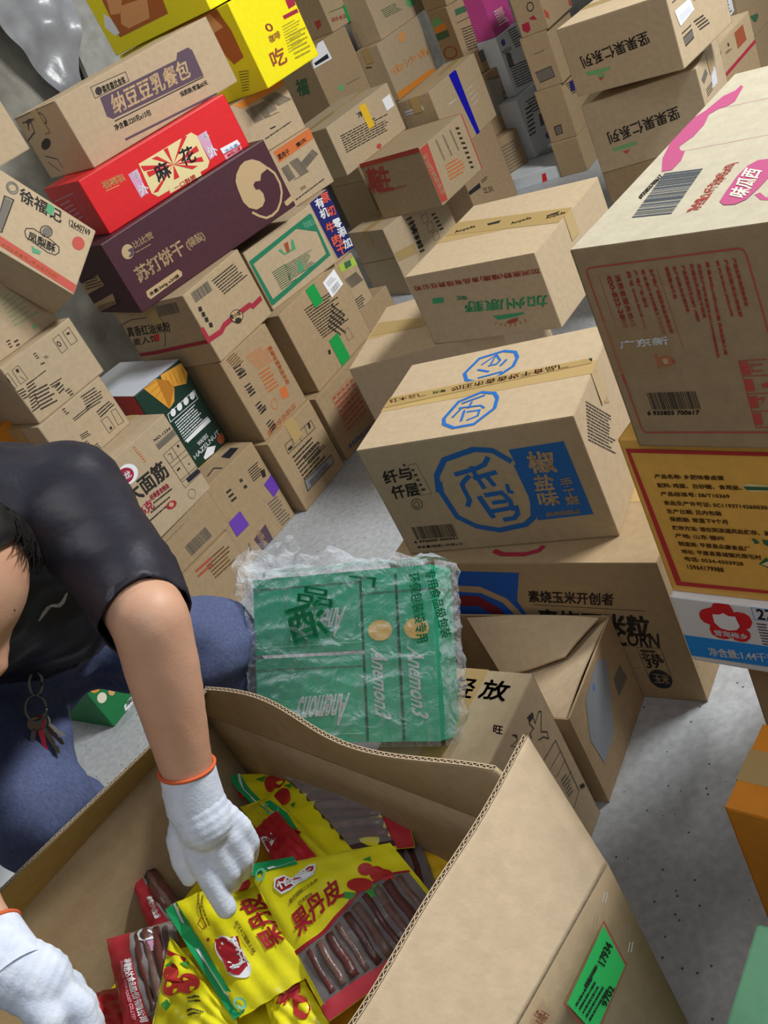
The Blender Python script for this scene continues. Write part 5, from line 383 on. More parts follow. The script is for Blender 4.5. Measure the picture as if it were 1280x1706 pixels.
# ------------------------------------------------------------ cartons, nearest stacks first
G1 = 'cartons stacked along the left wall'; G2 = 'cartons piled in the middle of the room'; G3 = 'cartons of the rear rows'; G4 = 'cartons stacked at the right edge'; G5 = 'plain cartons under the rear stacks'
SPEC = [
 ('natto', 'long kraft carton with purple lettering panel and dog line drawing, topmost of the left stack', 'kraft_c', 'w', G1),
 ('mahua', 'bright red carton with a cream sunburst panel and two black characters', 'red', None, G1),
 ('maroon', 'long dark maroon cracker carton with a big beige round emblem', 'plum', None, G1),
 ('ribbon', 'kraft carton with a dark red ribbon printed around it, under the maroon carton', 'kraft', 'w', G1),
 ('orange', 'kraft carton covered in orange print, directly under the red ribbon carton', 'kraft_b', None, G1),
 ('icon', 'kraft carton with black handling icons on the floor beneath the orange printed one', 'kraft_b', 'd', G1),
 ('gframe', 'kraft carton with a thick green frame printed on its face', 'kraft_c', 'w', G1),
 ('greent', 'kraft carton with two green tape strips and a white label, under the green framed carton', 'kraft_b', 'w', G1),
 ('redgrid', 'kraft carton with a small red printed table, on the floor under the green taped carton', 'kraft_d', 'w', G1),
 ('purple', 'kraft carton with two purple tape pieces standing on the floor', 'kraft_b', 'w', G1),
 ('wafer', 'dark green wafer carton with red side and golden wafers on the face', 'darkgreen', None, G1),
 ('mian', 'kraft carton with large black characters and a red oval logo beside the person', 'kraft_c', 'w', G1),
 ('under_mian', 'kraft carton with a barcode, shaded under the carton with large black characters', 'kraft_b', None, G1),
 ('under_mian2', 'kraft carton with fine red and black print, lowest of the stack beside the person', 'kraft_b', 'w', G1),
 ('a13l', 'kraft carton with upside-down black handling icons, behind the shoulder of the person', 'kraft_c', 'w', G1),
 ('a13u', 'kraft carton with upright black handling icons, just under the pale green printed one', 'kraft_c', 'w', G1),
 ('a14', 'kraft carton with pale green printed lines at the left edge', 'kraft_c', 'w', G1),
 ('a16', 'kraft carton cut by the left edge, with a red oval, topmost there', 'kraft_c', None, G1),
 ('yel0', 'bright yellow bread carton showing its printed text side, lower of two', 'yellow', None, G1),
 ('yel1', 'bright yellow carton with bread photo, upper of two at the top edge', 'yellow', None, G1),
 ('strip0', 'kraft carton with barcode and orange top band, under the yellow carton', 'kraft_c', None, G1),
 ('strip1', 'kraft carton with barcode and red-orange label strip, beside the maroon carton', 'kraft_c', None, G1),
 ('blue', 'carton end with dark blue panel of orange and white characters', 'kraft', None, G1),
 ('b21', 'kraft carton with lime green band and barcode below the dark blue panel', 'kraft', None, G1),
 ('corn', 'large kraft corn carton on the floor carrying the carton with blue octagon logo', 'kraft_b', 'w', G2),
 ('xiang', 'kraft carton with big blue octagon logo and blue flavour panel', 'kraft_c', 'w', G2),
 ('plain', 'plain kraft carton on the floor half hidden behind the blue logo carton', 'kraft_c', 'w', G2),
 ('jia', 'kraft carton with upside-down green and red print, taped on top with black script', 'kraft_c', 'w', G2),
 ('fang', 'low kraft carton with cartoonish line figure and printed table, next to the open box', 'kraft_c', 'w', G2),
 ('big', 'large kraft carton with pink print and barcode on pale top, at right edge', 'kraft_d', None, G4),
 ('egg', 'orange-yellow carton with red frame and brown ingredient text', 'egg', None, G4),
 ('white', 'flat white carton with red flower logo and bright blue band', 'white', None, G4),
 ('uw', 'plain kraft carton standing on the floor under the white carton', 'kraft_b', None, G4),
 ('nuts', 'kraft carton with upside-down black calligraphy, upper of the two', 'kraft_c', 'w', G3),
 ('nuts2', 'kraft carton with upside-down black calligraphy, lower of the two', 'kraft_c', 'w', G3),
 ('red', 'kraft carton edged in red print with three barcodes, middle of rear rows', 'kraft', None, G3),
 ('m5', 'worn kraft carton with yellow tape strip and white slip, resting on the red edged carton', 'kraft_c', 'w', G3),
 ('big8', 'kraft carton with taped seam on its side, beneath the red edged carton', 'kraft_c', 'w', G3),
 ('m3', 'tall kraft carton with a dark green character on its side and white label', 'kraft_b', 'w', G3),
 ('m1', 'kraft carton with green tape and red print at the top edge', 'kraft', None, G3),
 ('m4', 'kraft carton with orange band along the bottom, in the rear row', 'kraft_c', 'w', G3),
 ('m2', 'kraft carton with faint green stamp, above the orange banded carton', 'kraft_c', None, G3),
 ('m6', 'kraft carton with a wide dark blue tape down its face', 'kraft', 'w', G3),
 ('m12', 'dim kraft carton with faint text panel, bottom left of the white carton column', 'kraft_d', None, G3),
 ('m11', 'dim kraft carton with grey picture panel, behind the blue taped carton', 'kraft_d', None, G3),
 ('m10', 'narrow dim carton with black lined panel, in the rear row', 'kraft_d', None, G3),
 ('m9', 'dim carton with green and orange round picture on its side', 'kraft_b', None, G3),
 ('m22', 'dim kraft carton at the top edge above the one with a green and orange picture', 'kraft_b', None, G3),
 ('w1', 'white carton with purple dot, upper of the white column', 'whiteblue', None, G3),
 ('w2', 'white carton with pale blue spot, middle of the white column', 'whiteblue', None, G3),
 ('w3', 'white carton with reddish print on its side, lowest of the white column', 'whiteblue', None, G3),
 ('pink', 'magenta pink carton on top of the white column', 'pink', None, G3),
 ('m17', 'dim kraft carton with red cherries print, top of its rear column', 'kraft_b', None, G3),
 ('m18', 'dim kraft carton with black bordered panel, second of its rear column', 'kraft_b', None, G3),
 ('m19', 'dim kraft carton with small square mark, third of its rear column', 'kraft_b', None, G3),
 ('m20', 'dim kraft carton at the foot of the rear column beside the white cartons', 'kraft_b', None, G3),
 ('orl', 'orange carton on the floor under the bent knee at left edge', 'orange', None, G1),
 ('whl', 'pale bluish white carton at the left edge beside the open box', 'whiteblue', None, G1),
 ('sml', 'small orange carton with white top peeking out behind the shoulder', 'orange', None, G1),
 ('wbx', 'white carton standing behind the calligraphy cartons at the top edge', 'whiteblue', None, G3),
 ('brg', 'brown carton with green mark in the top right corner', 'kraft_d', None, G3),
 ('nr', 'kraft carton with dark red bottom edge behind the calligraphy cartons', 'kraft', 'w', G3)]
for key, label, bk, seam, grp in SPEC: carton(key, label, bk, seam, None)
for key in sorted(k for k in LAYOUT if k.startswith('sup_')):
    carton(key, 'plain shaded kraft carton hidden low in the rear stacks', 'kraft_d', None, G5)
# ------------------------------------------------------------ more printed or open cardboard
def RX(px): return Vector(px)
def wall_sheet(mb, a, b, c, d_, th, nrm, n=8, i=0, wob=lambda u, v: 0):   # bent board with thickness: a,b lower edge, c,d_ upper edge (d_ above a)
    a, b, c, d_ = map(Vector, (a, b, c, d_)); nrm = Vector(nrm).normalized()
    f = lambda u, v: (a*(1-u)+b*u)*(1-v)+(d_*(1-u)+c*u)*v+nrm*wob(u, v)
    V1, F1 = grid(lambda u, v: f(u, v)+nrm*th/2, n, n); V2, F2 = grid(lambda u, v: f(u, v)-nrm*th/2, n, n, True); m = (n+1)
    k = len(V1); F = F1+[tuple(q+k for q in f_) for f_ in F2]
    edge = [(j) for j in range(n)]
    for q in range(n):
        F.append((q, q+k, q+1+k, q+1)); t = n*m; F.append((t+q+1, t+q+1+k, t+q+k, t+q))
        F.append((q*m+m, q*m+m+k, q*m+k, q*m)); F.append((q*m+n, q*m+n+k, (q+1)*m+n+k, (q+1)*m+n))
    mb.add(V1+V2, F, i); return f
def fluted_rim(f, nrm, length, parent, up=(0, 0, 1), th=.006, side=1):  # the torn-open corrugation seen along a cut edge: two liners and the zigzag between them
    nrm = Vector(nrm).normalized(); up = Vector(up); n = int(length/.0042); mb = MB(); top = lambda u, s, z: f(u, 1)+nrm*s+up*z
    for s0 in (-th/2, th/2-.0012):
        V, F = grid(lambda u, v: top(u, s0+v*.0012, .0012), 24, 1); V2, F2 = grid(lambda u, v: top(u, s0+v*.0012, -.001), 24, 1, True)
        mb.add(V, F)
    pts = [(i/n, (-1 if i % 2 else 1)*(th/2-.0012)) for i in range(n+1)]
    for (u0, s0), (u1, s1) in zip(pts, pts[1:]):
        d = .0008/length
        mb.add([top(u0-d, s0, .001), top(u0+d, s0, .001), top(u1+d, s1, .001), top(u1-d, s1, .001)], [(0, 1, 2, 3)])
    mb.obj('corrugated_edge', board('kraft_light'), parent)
    V, F = grid(lambda u, v: top(u, -th/2+v*th, .0003), 24, 1); mesh('edge_shadow_gap', V, F, pmat('board_core', lin('4a3a28'), .9), parent)  # dark strip painted in for the shade between the flutes
# the big open carton the person works in
E1 = Vector((math.cos(math.radians(36)), math.sin(math.radians(36)), 0)); E2 = Vector((-E1.y, E1.x, 0))
A0 = Vector((.03, .67, 0)); W1 = .60; W2 = .72; HB = .63
BR, BL, FR, FL = A0, A0+E2*W2, A0-E1*W1, A0+E2*W2-E1*W1
OB = empty('open_carton', Matrix.Translation(FR) @ Matrix.Rotation(math.radians(36), 4, 'Z'), 'big open kraft carton with raised flaps and green slip, filled with snack bags', 'box')
def local(p): return OB.matrix_world.inverted() @ Vector(p)
bpy.context.view_layer.update(); OBI = OB.matrix_world.inverted()
def L3(v): return OBI @ Vector(v)
def D3(v): return OBI.to_3x3() @ Vector(v)
kb = board('kraft'); kl = board('kraft_light')
up = Vector((0, 0, HB))
for nm, p, q, nrm in (('side_wall', BR, FR, -E2), ('side_wall', BL, FL, E2), ('end_wall', BL, BR, E1), ('end_wall', FL, FR, -E1)):
    mb = MB(); wall_sheet(mb, L3(p), L3(q), L3(q+up), L3(p+up), .006, D3(nrm), 10, 0, lambda u, v: .006*math.sin(math.pi*u)*math.sin(math.pi*v)); mb.obj(nm, kb, OB, True)
mb = MB(); mb.box((0.004, 0.004, 0.001), (W1-.004, W2-.004, .006)); mb.obj('floor_panel', kb, OB)
# right flap, leaning inwards (its outer face is the large pale face nearest the camera)
mb = MB(); tip = Vector((.022, .785, .725)); f = wall_sheet(mb, L3(FR+up), L3(BR+up), L3(tip), L3(Vector((-.46, .435, .715))), .006, D3(-E2), 24, 0, lambda u, v: .010*math.sin(u*3.1)*v+.002*math.sin(u*17)*v); fl_ = mb.obj('side_flap', kl, OB, True); fluted_rim(f, D3(-E2), .62, OB)
# left flap, leaning inwards too
P1 = Vector((-.345, 1.165, .722))
mb = MB(); f = wall_sheet(mb, L3(FL+up), L3(BL+up), L3(P1), L3(Vector((-.86, .85, .72))), .006, D3(E2), 24, 0, lambda u, v: .006*math.sin(u*5)*v); mb.obj('side_flap', kb, OB, True); fluted_rim(f, D3(E2), .6, OB)
# rear flap, wavy rim
P2 = Vector((-.035, .755, .728))
mb = MB(); f = wall_sheet(mb, L3(BL+up), L3(BR+up), L3(P2), L3(P1), .006, D3(E1), 32, 0, lambda u, v: v*.014*math.sin(u*7.2+.2)); mb.obj('end_flap', kb, OB, True); fluted_rim(f, D3(E1), .52, OB)
# front flap folded outwards and down on the near side, below the frame
mb = MB(); wall_sheet(mb, L3(FL+up), L3(FR+up), L3(FR+Vector((-.10, -.08, .52))), L3(FL+Vector((-.10, -.08, .52))), .006, D3(-E1), 8, 0); mb.obj('end_flap', kb, OB, True)
# print and slip on the outer right wall: x from near corner FR to BR, y down from the fold
def PO(face, x, y, off): return L3(FR+E1*x+Vector((0, 0, HB-y))-E2*(.0045+.006*math.sin(math.pi*min(1, max(0, x/W1)))*math.sin(math.pi*min(1, max(0, y/HB)))*-1*0+off+.0055))
print_art(ART['openw'], PO, OB, 5)
# bread carton lying in the open carton, under the bags
bc = empty('bread_carton', OB.matrix_world @ Matrix.Translation((.03, .04, .008)), 'yellow bread carton at the bottom of the open box, under the snack bags', 'box')
mb = MB(); mb.box((0, 0, 0), (.54, .64, .445)); mb.obj('body', board('yellow'), bc)
V, F = grid(lambda u, v: (.27-.004*0+(.27)*u, .02+.60*v, .4462), 4, 4); mesh('photo_panel', V, F, pmat('print_bread_amber', lin('d89a2c'), .4), bc)
# ------------------------------------------------------------ snack bags: soft pouches, bilinear between four measured corners
def bag(key, label, body, header=None, edge=None, window=None, sticks=0, seed=1, puff=.014, name='snack_bag', edge_u=None, win_full=False, wu=(.03, .97)):
    P0, P1_, P2_, P3_ = [Vector(p) for p in BAGS[key][:4]]; Wb, Hb = BAGS[key][4:]
    c = (P0+P1_+P2_+P3_)/4; n = (P1_-P0).cross(P3_-P0); n = -n.normalized() if n.z < 0 else n.normalized()
    if n.z < 0: n = -n
    base = c-n*.008; root = empty(name, Matrix.Translation(base), label, 'snack bag', 'snack bags in the open box')
    rg = random.Random(seed); ph = [rg.uniform(0, 6) for _ in range(6)]
    def S3(u, v, off=0):
        p = P0*(1-u)*(1-v)+P1_*u*(1-v)+P2_*u*v+P3_*(1-u)*v
        e = (16*u*(1-u)*v*(1-v)); e = max(0, e)**.6
        h = puff*e+.0022*math.sin(u*9+v*7+ph[0])*e**.3+.0016*math.sin(u*23-v*11+ph[1])*e**.3+.0012*math.sin(v*31+u*5+ph[2])
        return p+n*(h+off)-base
    flip = (P1_-P0).cross(P3_-P0).dot(n) < 0
    def patch(nm, u0, u1, v0, v1, mat, off, nu=20, nv=16, curve=None):
        def fn(a, b):
            u = u0+(u1-u0)*a; lo = curve(u) if curve else v0; return S3(u, lo+(v1-lo)*b, off)
        V, F = grid(fn, nu, nv, flip); return mesh(nm, V, F, mat, root, smooth=True)
    patch('pouch_front', 0, 1, 0, 1, body, 0, 28, 24)
    V, F = grid(lambda a, b: P0*(1-a)*(1-b)+P1_*a*(1-b)+P2_*a*b+P3_*(1-a)*b-n*.006*min(1, 8*min(a, 1-a, b, 1-b))-base, 12, 10, not flip); mesh('pouch_back', V, F, body, root, smooth=True)
    if header: patch('header_strip', 0, 1, 0, .11, header, .0006, 20, 3); patch('header_line', 0, 1, .11, .135, ink('white'), .0007, 20, 1)
    if window:
        cv = window; patch('clear_window', *wu, 0, .93, WINDOW, .0012, 24, 16, cv)
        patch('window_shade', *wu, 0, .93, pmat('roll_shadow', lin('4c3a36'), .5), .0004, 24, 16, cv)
        for k in range(sticks):
            u = wu[0]+.04+(wu[1]-wu[0]-.08)*(k+.5)/sticks; a = cv(u)+.03; mbk = MB(); pts = [S3(u+.004*math.sin(q*1.1+k), a+(.90-a)*q/8, -.0015+.0022*0) for q in range(9)]
            mbk.tube(pts, .0062*(.8+.3*((k*7)%3)/2), 8); mbk.obj('fruit_roll', ROLL[k % 2], root, True)
        if win_full is False:
            V, F = grid(lambda a, b: S3(.02+.96*a, cv(.02+.96*a)-.02+.025*b, .0016), 24, 1, flip); mesh('red_border', V, F, ink('crimson2'), root)
    if edge: patch('foot_band', 0, 1, .92, 1, edge, .0018, 20, 3)
    if edge_u: patch('side_band', edge_u[0], edge_u[1], 0, 1, ink('redbag'), .0016, 4, 16)
    if key in ART: print_art(ART[key], lambda f, x, y, off: S3(x/Wb, y/Hb, off+.0012), root, seed)
    return root
YEL = noisy('yellow_pouch', lin('eae01c'), lin('f0e82a'), 12, .28, .25, 60, .5)
REDP = noisy('red_pouch', lin('b8202c'), lin('c42a34'), 12, .28, .3, 50, .5)
CLR = noisy('clear_pouch', lin('6a5a52'), lin('8c7c72'), 20, .15, .4, 50, .6)
ROLL = [noisy('fruit_roll', lin('64342e'), lin('4c302c'), 60, .35, .2, 200, .5), noisy('wrapped_fruit_roll', lin('74645c'), lin('6c443c'), 60, .3, .2, 200, .5)]
WINDOW = bpy.data.materials.new('clear_film'); WINDOW.use_nodes = True
def film(m, tint, a, rough=.12, bump=.5, scale=40, dist=.004):
    t = m.node_tree; N = t.nodes; Lk = t.links
    for q in list(N): N.remove(q)
    o = N.new('ShaderNodeOutputMaterial'); mx = N.new('ShaderNodeMixShader'); tr = N.new('ShaderNodeBsdfTransparent'); p = N.new('ShaderNodeBsdfPrincipled')
    p.inputs['Base Color'].default_value = (*tint, 1); p.inputs['Roughness'].default_value = rough; p.inputs['Specular IOR Level'].default_value = .8
    n = N.new('ShaderNodeTexNoise'); n.inputs['Scale'].default_value = scale; n.inputs['Detail'].default_value = 5; n.inputs['Distortion'].default_value = 1.5
    tc = N.new('ShaderNodeTexCoord'); Lk.new(tc.outputs['Object'], n.inputs[0]); b = N.new('ShaderNodeBump'); b.inputs['Strength'].default_value = bump; b.inputs['Distance'].default_value = dist
    Lk.new(n.outputs[0], b.inputs['Height']); Lk.new(b.outputs[0], p.inputs['Normal'])
    lw = N.new('ShaderNodeLayerWeight'); lw.inputs['Blend'].default_value = .35; Lk.new(b.outputs[0], lw.inputs['Normal'])
    ma = N.new('ShaderNodeMath'); ma.operation = 'MULTIPLY_ADD'; ma.inputs[1].default_value = .5; ma.inputs[2].default_value = a; ma.use_clamp = True; Lk.new(lw.outputs['Facing'], ma.inputs[0])
    Lk.new(ma.outputs[0], mx.inputs[0]); Lk.new(tr.outputs[0], mx.inputs[1]); Lk.new(p.outputs[0], mx.inputs[2]); Lk.new(mx.outputs[0], o.inputs[0])
film(WINDOW, (.8, .8, .82), .10)
bag('b14', 'clear pouch of fruit rolls deep beside the right wall of the open box', CLR, window=lambda u: .05, sticks=7, seed=14, edge=ink('redbag'), win_full=True)
bag('b13', 'yellow pouch under the pile, mostly hidden by the front bags', YEL, seed=13)
bag('b12', 'red cornered pouch at the rear corner of the open box', REDP, seed=12, puff=.008)
bag('b11', 'crumpled dark red pouch in the left front corner of the box', REDP, seed=11)
bag('b10', 'amber yellow bread pouch by the right wall with white and brown characters', noisy('amber_pouch', lin('e0b020'), lin('e8c030'), 12, .3, .2, 60, .5), seed=10)
bag('b6', 'red edged clear pouch under the left side of the pointing hand', CLR, seed=6, edge_u=(0, .5), window=lambda u: .04, sticks=3, win_full=True, wu=(.5, .97))
bag('b3', 'yellow pouch turned face down, with barcode, clear panel and red end, at the rear', YEL, header=None, seed=3, edge_u=(.84, 1.0))
bag('b4', 'yellow pouch with green band, squeezed under the barcode pouch', YEL, seed=4, puff=.008)
bag('b5', 'small red pouch with white weight label by the knuckles of the glove', REDP, seed=5, puff=.008)
bag('b8', 'yellow pouch with three red hawthorns, low at the left', YEL, seed=8)
bag('b7', 'clear pouch with red side band of white writing, at the left wall', CLR, seed=7, edge_u=(0, .38), window=lambda u: .04, sticks=4, win_full=True, wu=(.38, .97))
bag('b9', 'yellow pouch corner with red writing under the front pouches', YEL, seed=9, puff=.008)
bag('b2', 'yellow pouch lying sideways with green header and red oval logo under the fingertip', YEL, seed=2, puff=.018)
bag('b1', 'yellow pouch with red logo, hawthorns and clear window of fruit rolls, topmost', YEL, seed=1, puff=.02, window=lambda u: .60-.22*u+.05*math.sin(u*6), sticks=10, edge=ink('redbag'))
# the pouch lying face down shows its clear rear panel: rolls, film and barcode slip
def rear_panel(key):
    P0, P1_, P2_, P3_ = [Vector(p) for p in BAGS[key][:4]]; root = [o for o in C.objects if o.type == 'EMPTY' and o.get('label', '').startswith('yellow pouch turned')][0]; base = root.matrix_world.translation
    S = lambda u, v, z: P0*(1-u)*(1-v)+P1_*u*(1-v)+P2_*u*v+P3_*(1-u)*v+Vector((0, 0, z+.014*max(0, 16*u*(1-u)*v*(1-v))**.6))-base
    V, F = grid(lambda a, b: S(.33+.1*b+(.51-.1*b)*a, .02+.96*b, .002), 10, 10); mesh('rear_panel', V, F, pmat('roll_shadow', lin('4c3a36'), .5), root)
    for k in range(8):
        m = MB(); v = .08+.86*k/8+.03; m.tube([S(.36+.08*v+(.46-.08*v)*q/6, v+.006*math.sin(q+k), .0045) for q in range(7)], .0062, 8); m.obj('fruit_roll', ROLL[(k+1) % 2], root, True)
    V, F = grid(lambda a, b: S(.33+.1*b+(.51-.1*b)*a, .02+.96*b, .0125+.0015*math.sin(a*9+b*5)), 14, 14); mesh('clear_window', V, F, WINDOW, root, smooth=True)
    V, F = grid(lambda a, b: S(.56+.14*a, .10+.32*b, .0165), 3, 3); mesh('barcode_label', V, F, ink('white'), root)
    m = MB()
    for q in range(13): m.add([S(.575+.0085*q+x, y, .0172) for x, y in ((0, .14), (.0045, .14), (.0045, .36), (0, .36))], [(0, 1, 2, 3)])
    m.obj('barcode', ink('black'), root)
rear_panel('b3')

# ------------------------------------------------------------ folded open carton with a grey patch, beside the corn carton
x, y, z, yaw, w_, d_, h_ = LAYOUT['gray']
gb = empty('opened_carton', Matrix.Translation((x, y, z)) @ Matrix.Rotation(yaw, 4, 'Z'), 'empty open kraft carton with grey patch on its side, standing on the floor', 'box')
for nm, a, b in (('front_wall', (0, 0), (w_, 0)), ('rear_wall', (w_, d_), (0, d_)), ('left_wall', (0, d_), (0, 0)), ('right_wall', (w_, 0), (w_, d_))):
    mb = MB(); nn = Vector((b[1]-a[1], -(b[0]-a[0]), 0)); wall_sheet(mb, (*a, 0.001), (*b, 0.001), (*b, h_), (*a, h_), .004, nn, 4); mb.obj(nm, board('kraft_b'), gb)
mb = MB(); mb.box((.004, .004, .001), (w_-.004, d_-.004, .005)); mb.obj('floor_panel', board('kraft_b'), gb)
for (a, b, c_, e) in (((0.004, .006, h_-.004), (w_-.004, .006, h_-.004), (w_-.05, d_*.52, h_-.10), (.01, d_*.48, h_-.09)), ((w_-.004, .02, h_-.002), (w_-.004, d_*.8, h_-.002), (w_*.72, d_*.62, h_-.10), (w_*.66, d_*.18, h_-.03))):
    mb = MB(); wall_sheet(mb, a, b, c_, e, .004, (0, 0, 1), 8, 0, lambda u, v: .006*math.sin(u*4+v*2)); mb.obj('inner_flap', board('kraft_light'), gb)
def PG(face, x_, y_, off): return (x_, -.0022-off, h_-y_)
print_art(ART['gray'], PG, gb, 3)
# ------------------------------------------------------------ low right corner: orange carton and pale green carton, and the cashew carton between the legs
carton('ora', 'orange carton cut by the right edge, behind the pale green one', 'orange', 'w')
carton('mint', 'pale green foam-wrapped carton in the lower right corner', 'mint', None)
carton('cashew', 'small dark green carton with cashews printed on it, behind the legs', 'green', None)
# lifted flap lying on the low carton
x, y, z, yaw, w_, d_, h_ = LAYOUT['fang']
# ------------------------------------------------------------ clear bag of green cartons
B = QUADS['bundle']; o_, X_, Z_ = Vector(B['o']), Vector(B['X']).normalized(), Vector(B['Z']).normalized(); N_ = X_.cross(Z_).normalized(); Z_ = N_.cross(X_); BW, BH, BD = B['w'], B['h'], B['d']
FRM = Matrix((( X_.x, -N_.x, Z_.x, o_.x), (X_.y, -N_.y, Z_.y, o_.y), (X_.z, -N_.z, Z_.z, o_.z), (0, 0, 0, 1)))
def gift(x0, x1, z0, z1, label, art):
    g = .003; r = empty('green_gift_box', FRM @ Matrix.Translation((x0+g, g, z0+g)), label, 'box', 'green boxes inside the clear bag'); ww, hh, dd = x1-x0-2*g, z1-z0-2*g, BD-2*g
    mb = MB(); mb.box((0, 0, 0), (ww, dd, hh)); mb.obj('body', board('bundlegreen'), r)
    mb = MB(); mb.box((-.0008, -.0008, hh*.86), (ww+.0008, dd+.0008, hh*.86+.0015)); mb.obj('lid_line', ink('greend'), r)
    print_art(art(ww, hh), lambda f, x, y, off: (x, -off-.0004, hh-y), r, 4)
up_text = lambda ww, hh: [['F', 'T', 'white', 1, [ww*.80, hh*.80, ww*.34, hh*.83, ww*.88, hh*.44], 'Anemon3', .01], ['F', 'S', 'greenl', 1, [ww*.02, hh*.9, ww*.98, hh*.9], .0015]]
side_text = lambda ww, hh: [['F', 'T', 'white', 1, [ww*.62, hh*.36, ww*.66, hh*.72, ww*.18, hh*.36], 'Anemon3', .01], ['F', 'E', 'gold2', 1, [ww*.12, hh*.60-hh*.32, ww*.9, hh*.58-hh*.32, ww*.12, hh*.78-hh*.52], 0]]
side_text = lambda ww, hh: [['F', 'T', 'white', 1, [ww*.68, hh*.50, ww*.72, hh*.88, ww*.20, hh*.46], 'Anemon3', .01], ['F', 'E', 'gold2', 1, [ww*.14, hh*.30, ww*.88, hh*.30, ww*.14, hh*.42], 0]]
gift(0, BW*.62, BH*.52, BH, 'green box with upside-down white script, upper left in the clear bag', up_text)
gift(0, BW*.62, 0, BH*.52, 'green box with upside-down white script, lower left in the clear bag', up_text)
gift(BW*.62, BW*.81, 0, BH, 'upright green box with white script, third from the left in the clear bag', side_text)
gift(BW*.81, BW, 0, BH, 'upright green box with white script, at the right side of the clear bag', side_text)
FILM = bpy.data.materials.new('plastic_film'); FILM.use_nodes = True; film(FILM, (.84, .90, .99), .07, .17, 1.0, 16, .03)
from mathutils import noise
def wr(p, s=1.0):                                        # creased film: ridged noise, outwards only
    q = Vector((p[0]*9, p[1]*9, p[2]*22)); a = 1-abs(noise.noise(q)*2); b = 1-abs(noise.noise(q*2.7+Vector((5, 1, 2)))*2); return s*(.008*a*a+.004*b*b)
pb = empty('plastic_bag', FRM, 'clear creased plastic bag with green lettering around the green boxes', 'plastic bag')
e = .004
def shell(nm, A, U, V_, nrm, nu, nv, k=1.0):
    A, U, V_, nrm = map(Vector, (A, U, V_, nrm)); fn = lambda u, v: (lambda p: p+nrm*(.0035+wr(p, k)*min(1, 12*min(u+.03, 1-u+.03, v+.03, 1-v+.03))))(A+U*u+V_*v)
    V, F = grid(fn, nu, nv); o = mesh(nm, V, F, FILM, pb, smooth=True)
shell('front_panel', (-e, -e, -e), (BW+2*e, 0, 0), (0, 0, BH+2*e), (0, -1, 0), 90, 70)
shell('side_panel', (BW+e, -e, -e), (0, BD+e, 0), (0, 0, BH+2*e), (1, 0, 0), 30, 60)
shell('side_panel', (-e, BD, -e), (0, -BD-e, 0), (0, 0, BH+2*e), (-1, 0, 0), 30, 60)
shell('top_panel', (-e, -e, BH+e), (BW+2*e, 0, 0), (0, BD+e, 0), (0, 0, 1), 80, 30, 1.2)
shell('rear_panel', (BW+e, BD, -e), (-BW-2*e, 0, 0), (0, 0, BH+2*e), (0, 1, 0), 30, 30, .5)
# loose mouth of the bag: crumpled sheet standing off the upper edge and trailing to the left
def sheet(nm, pts, amp, nu, nv, parent, mat, fr=18):
    a, b, c_, d2 = [Vector(p) for p in pts]; n = (b-a).cross(d2-a).normalized()
    fn = lambda u, v: (lambda p: p+n*amp*(noise.noise(p*fr)+.5*noise.noise(p*fr*2.3)))(a*(1-u)*(1-v)+b*u*(1-v)+c_*u*v+d2*(1-u)*v)
    V, F = grid(fn, nu, nv); return mesh(nm, V, F, mat, parent, smooth=True)
sheet('bag_mouth', [(-.03, 0, BH-.005), (BW, 0, BH), (BW-.02, .03, BH+.012), (-.03, .06, BH+.055)], .022, 60, 16, pb, FILM)
sheet('bag_mouth', [(-.035, .0, BH-.03), (.10, .0, BH+.01), (.06, .05, BH+.075), (-.055, .05, BH+.06)], .025, 30, 20, pb, FILM)
art = [['F', 'T', 'green3', 1, [.17, .035, .02+.085, .02, .165, .062], '品', .03], ['F', 'T', 'green3', 1, [.145, .045, .075, .06, .16, .105], '酒', .05], ['F', 'T', 'green3', 1, [.255, .02, .20, .012, .25, .04], '厂', .05],
       ['F', 'T', 'green3', 1, [.325, .015, .335, .125, .305, .018], '环保包装袋专用', .03], ['F', 'T', 'green3', 1, [.352, .012, .375, .12, .334, .015], '专用食品级包装', .03]]
print_art(art, lambda f, x, y, off: (x, -.0155-off, BH-y), pb, 3)
# loose white film on the floor to the left of the bag
lf = tag(sheet('loose_plastic_film', [(-.72, 1.98, .01), (-.50, 2.12, .01), (-.40, 2.45, .16), (-.60, 2.30, .10)], .05, 30, 30, None, FILM, 9), 'loose crumpled white plastic film on the floor beside the left stack', 'plastic film')
# ------------------------------------------------------------ tarpaulin and board on the rough wall
def onwall(s, z, off): return w0+wd*s+Vector((0, 0, z))-wn*0+wn*-0+(-wn)*-off
def onwall(s, z, off): return w0+wd*s+Vector((0, 0, z))+wn*off
def wallpt(px): return Vector(px)
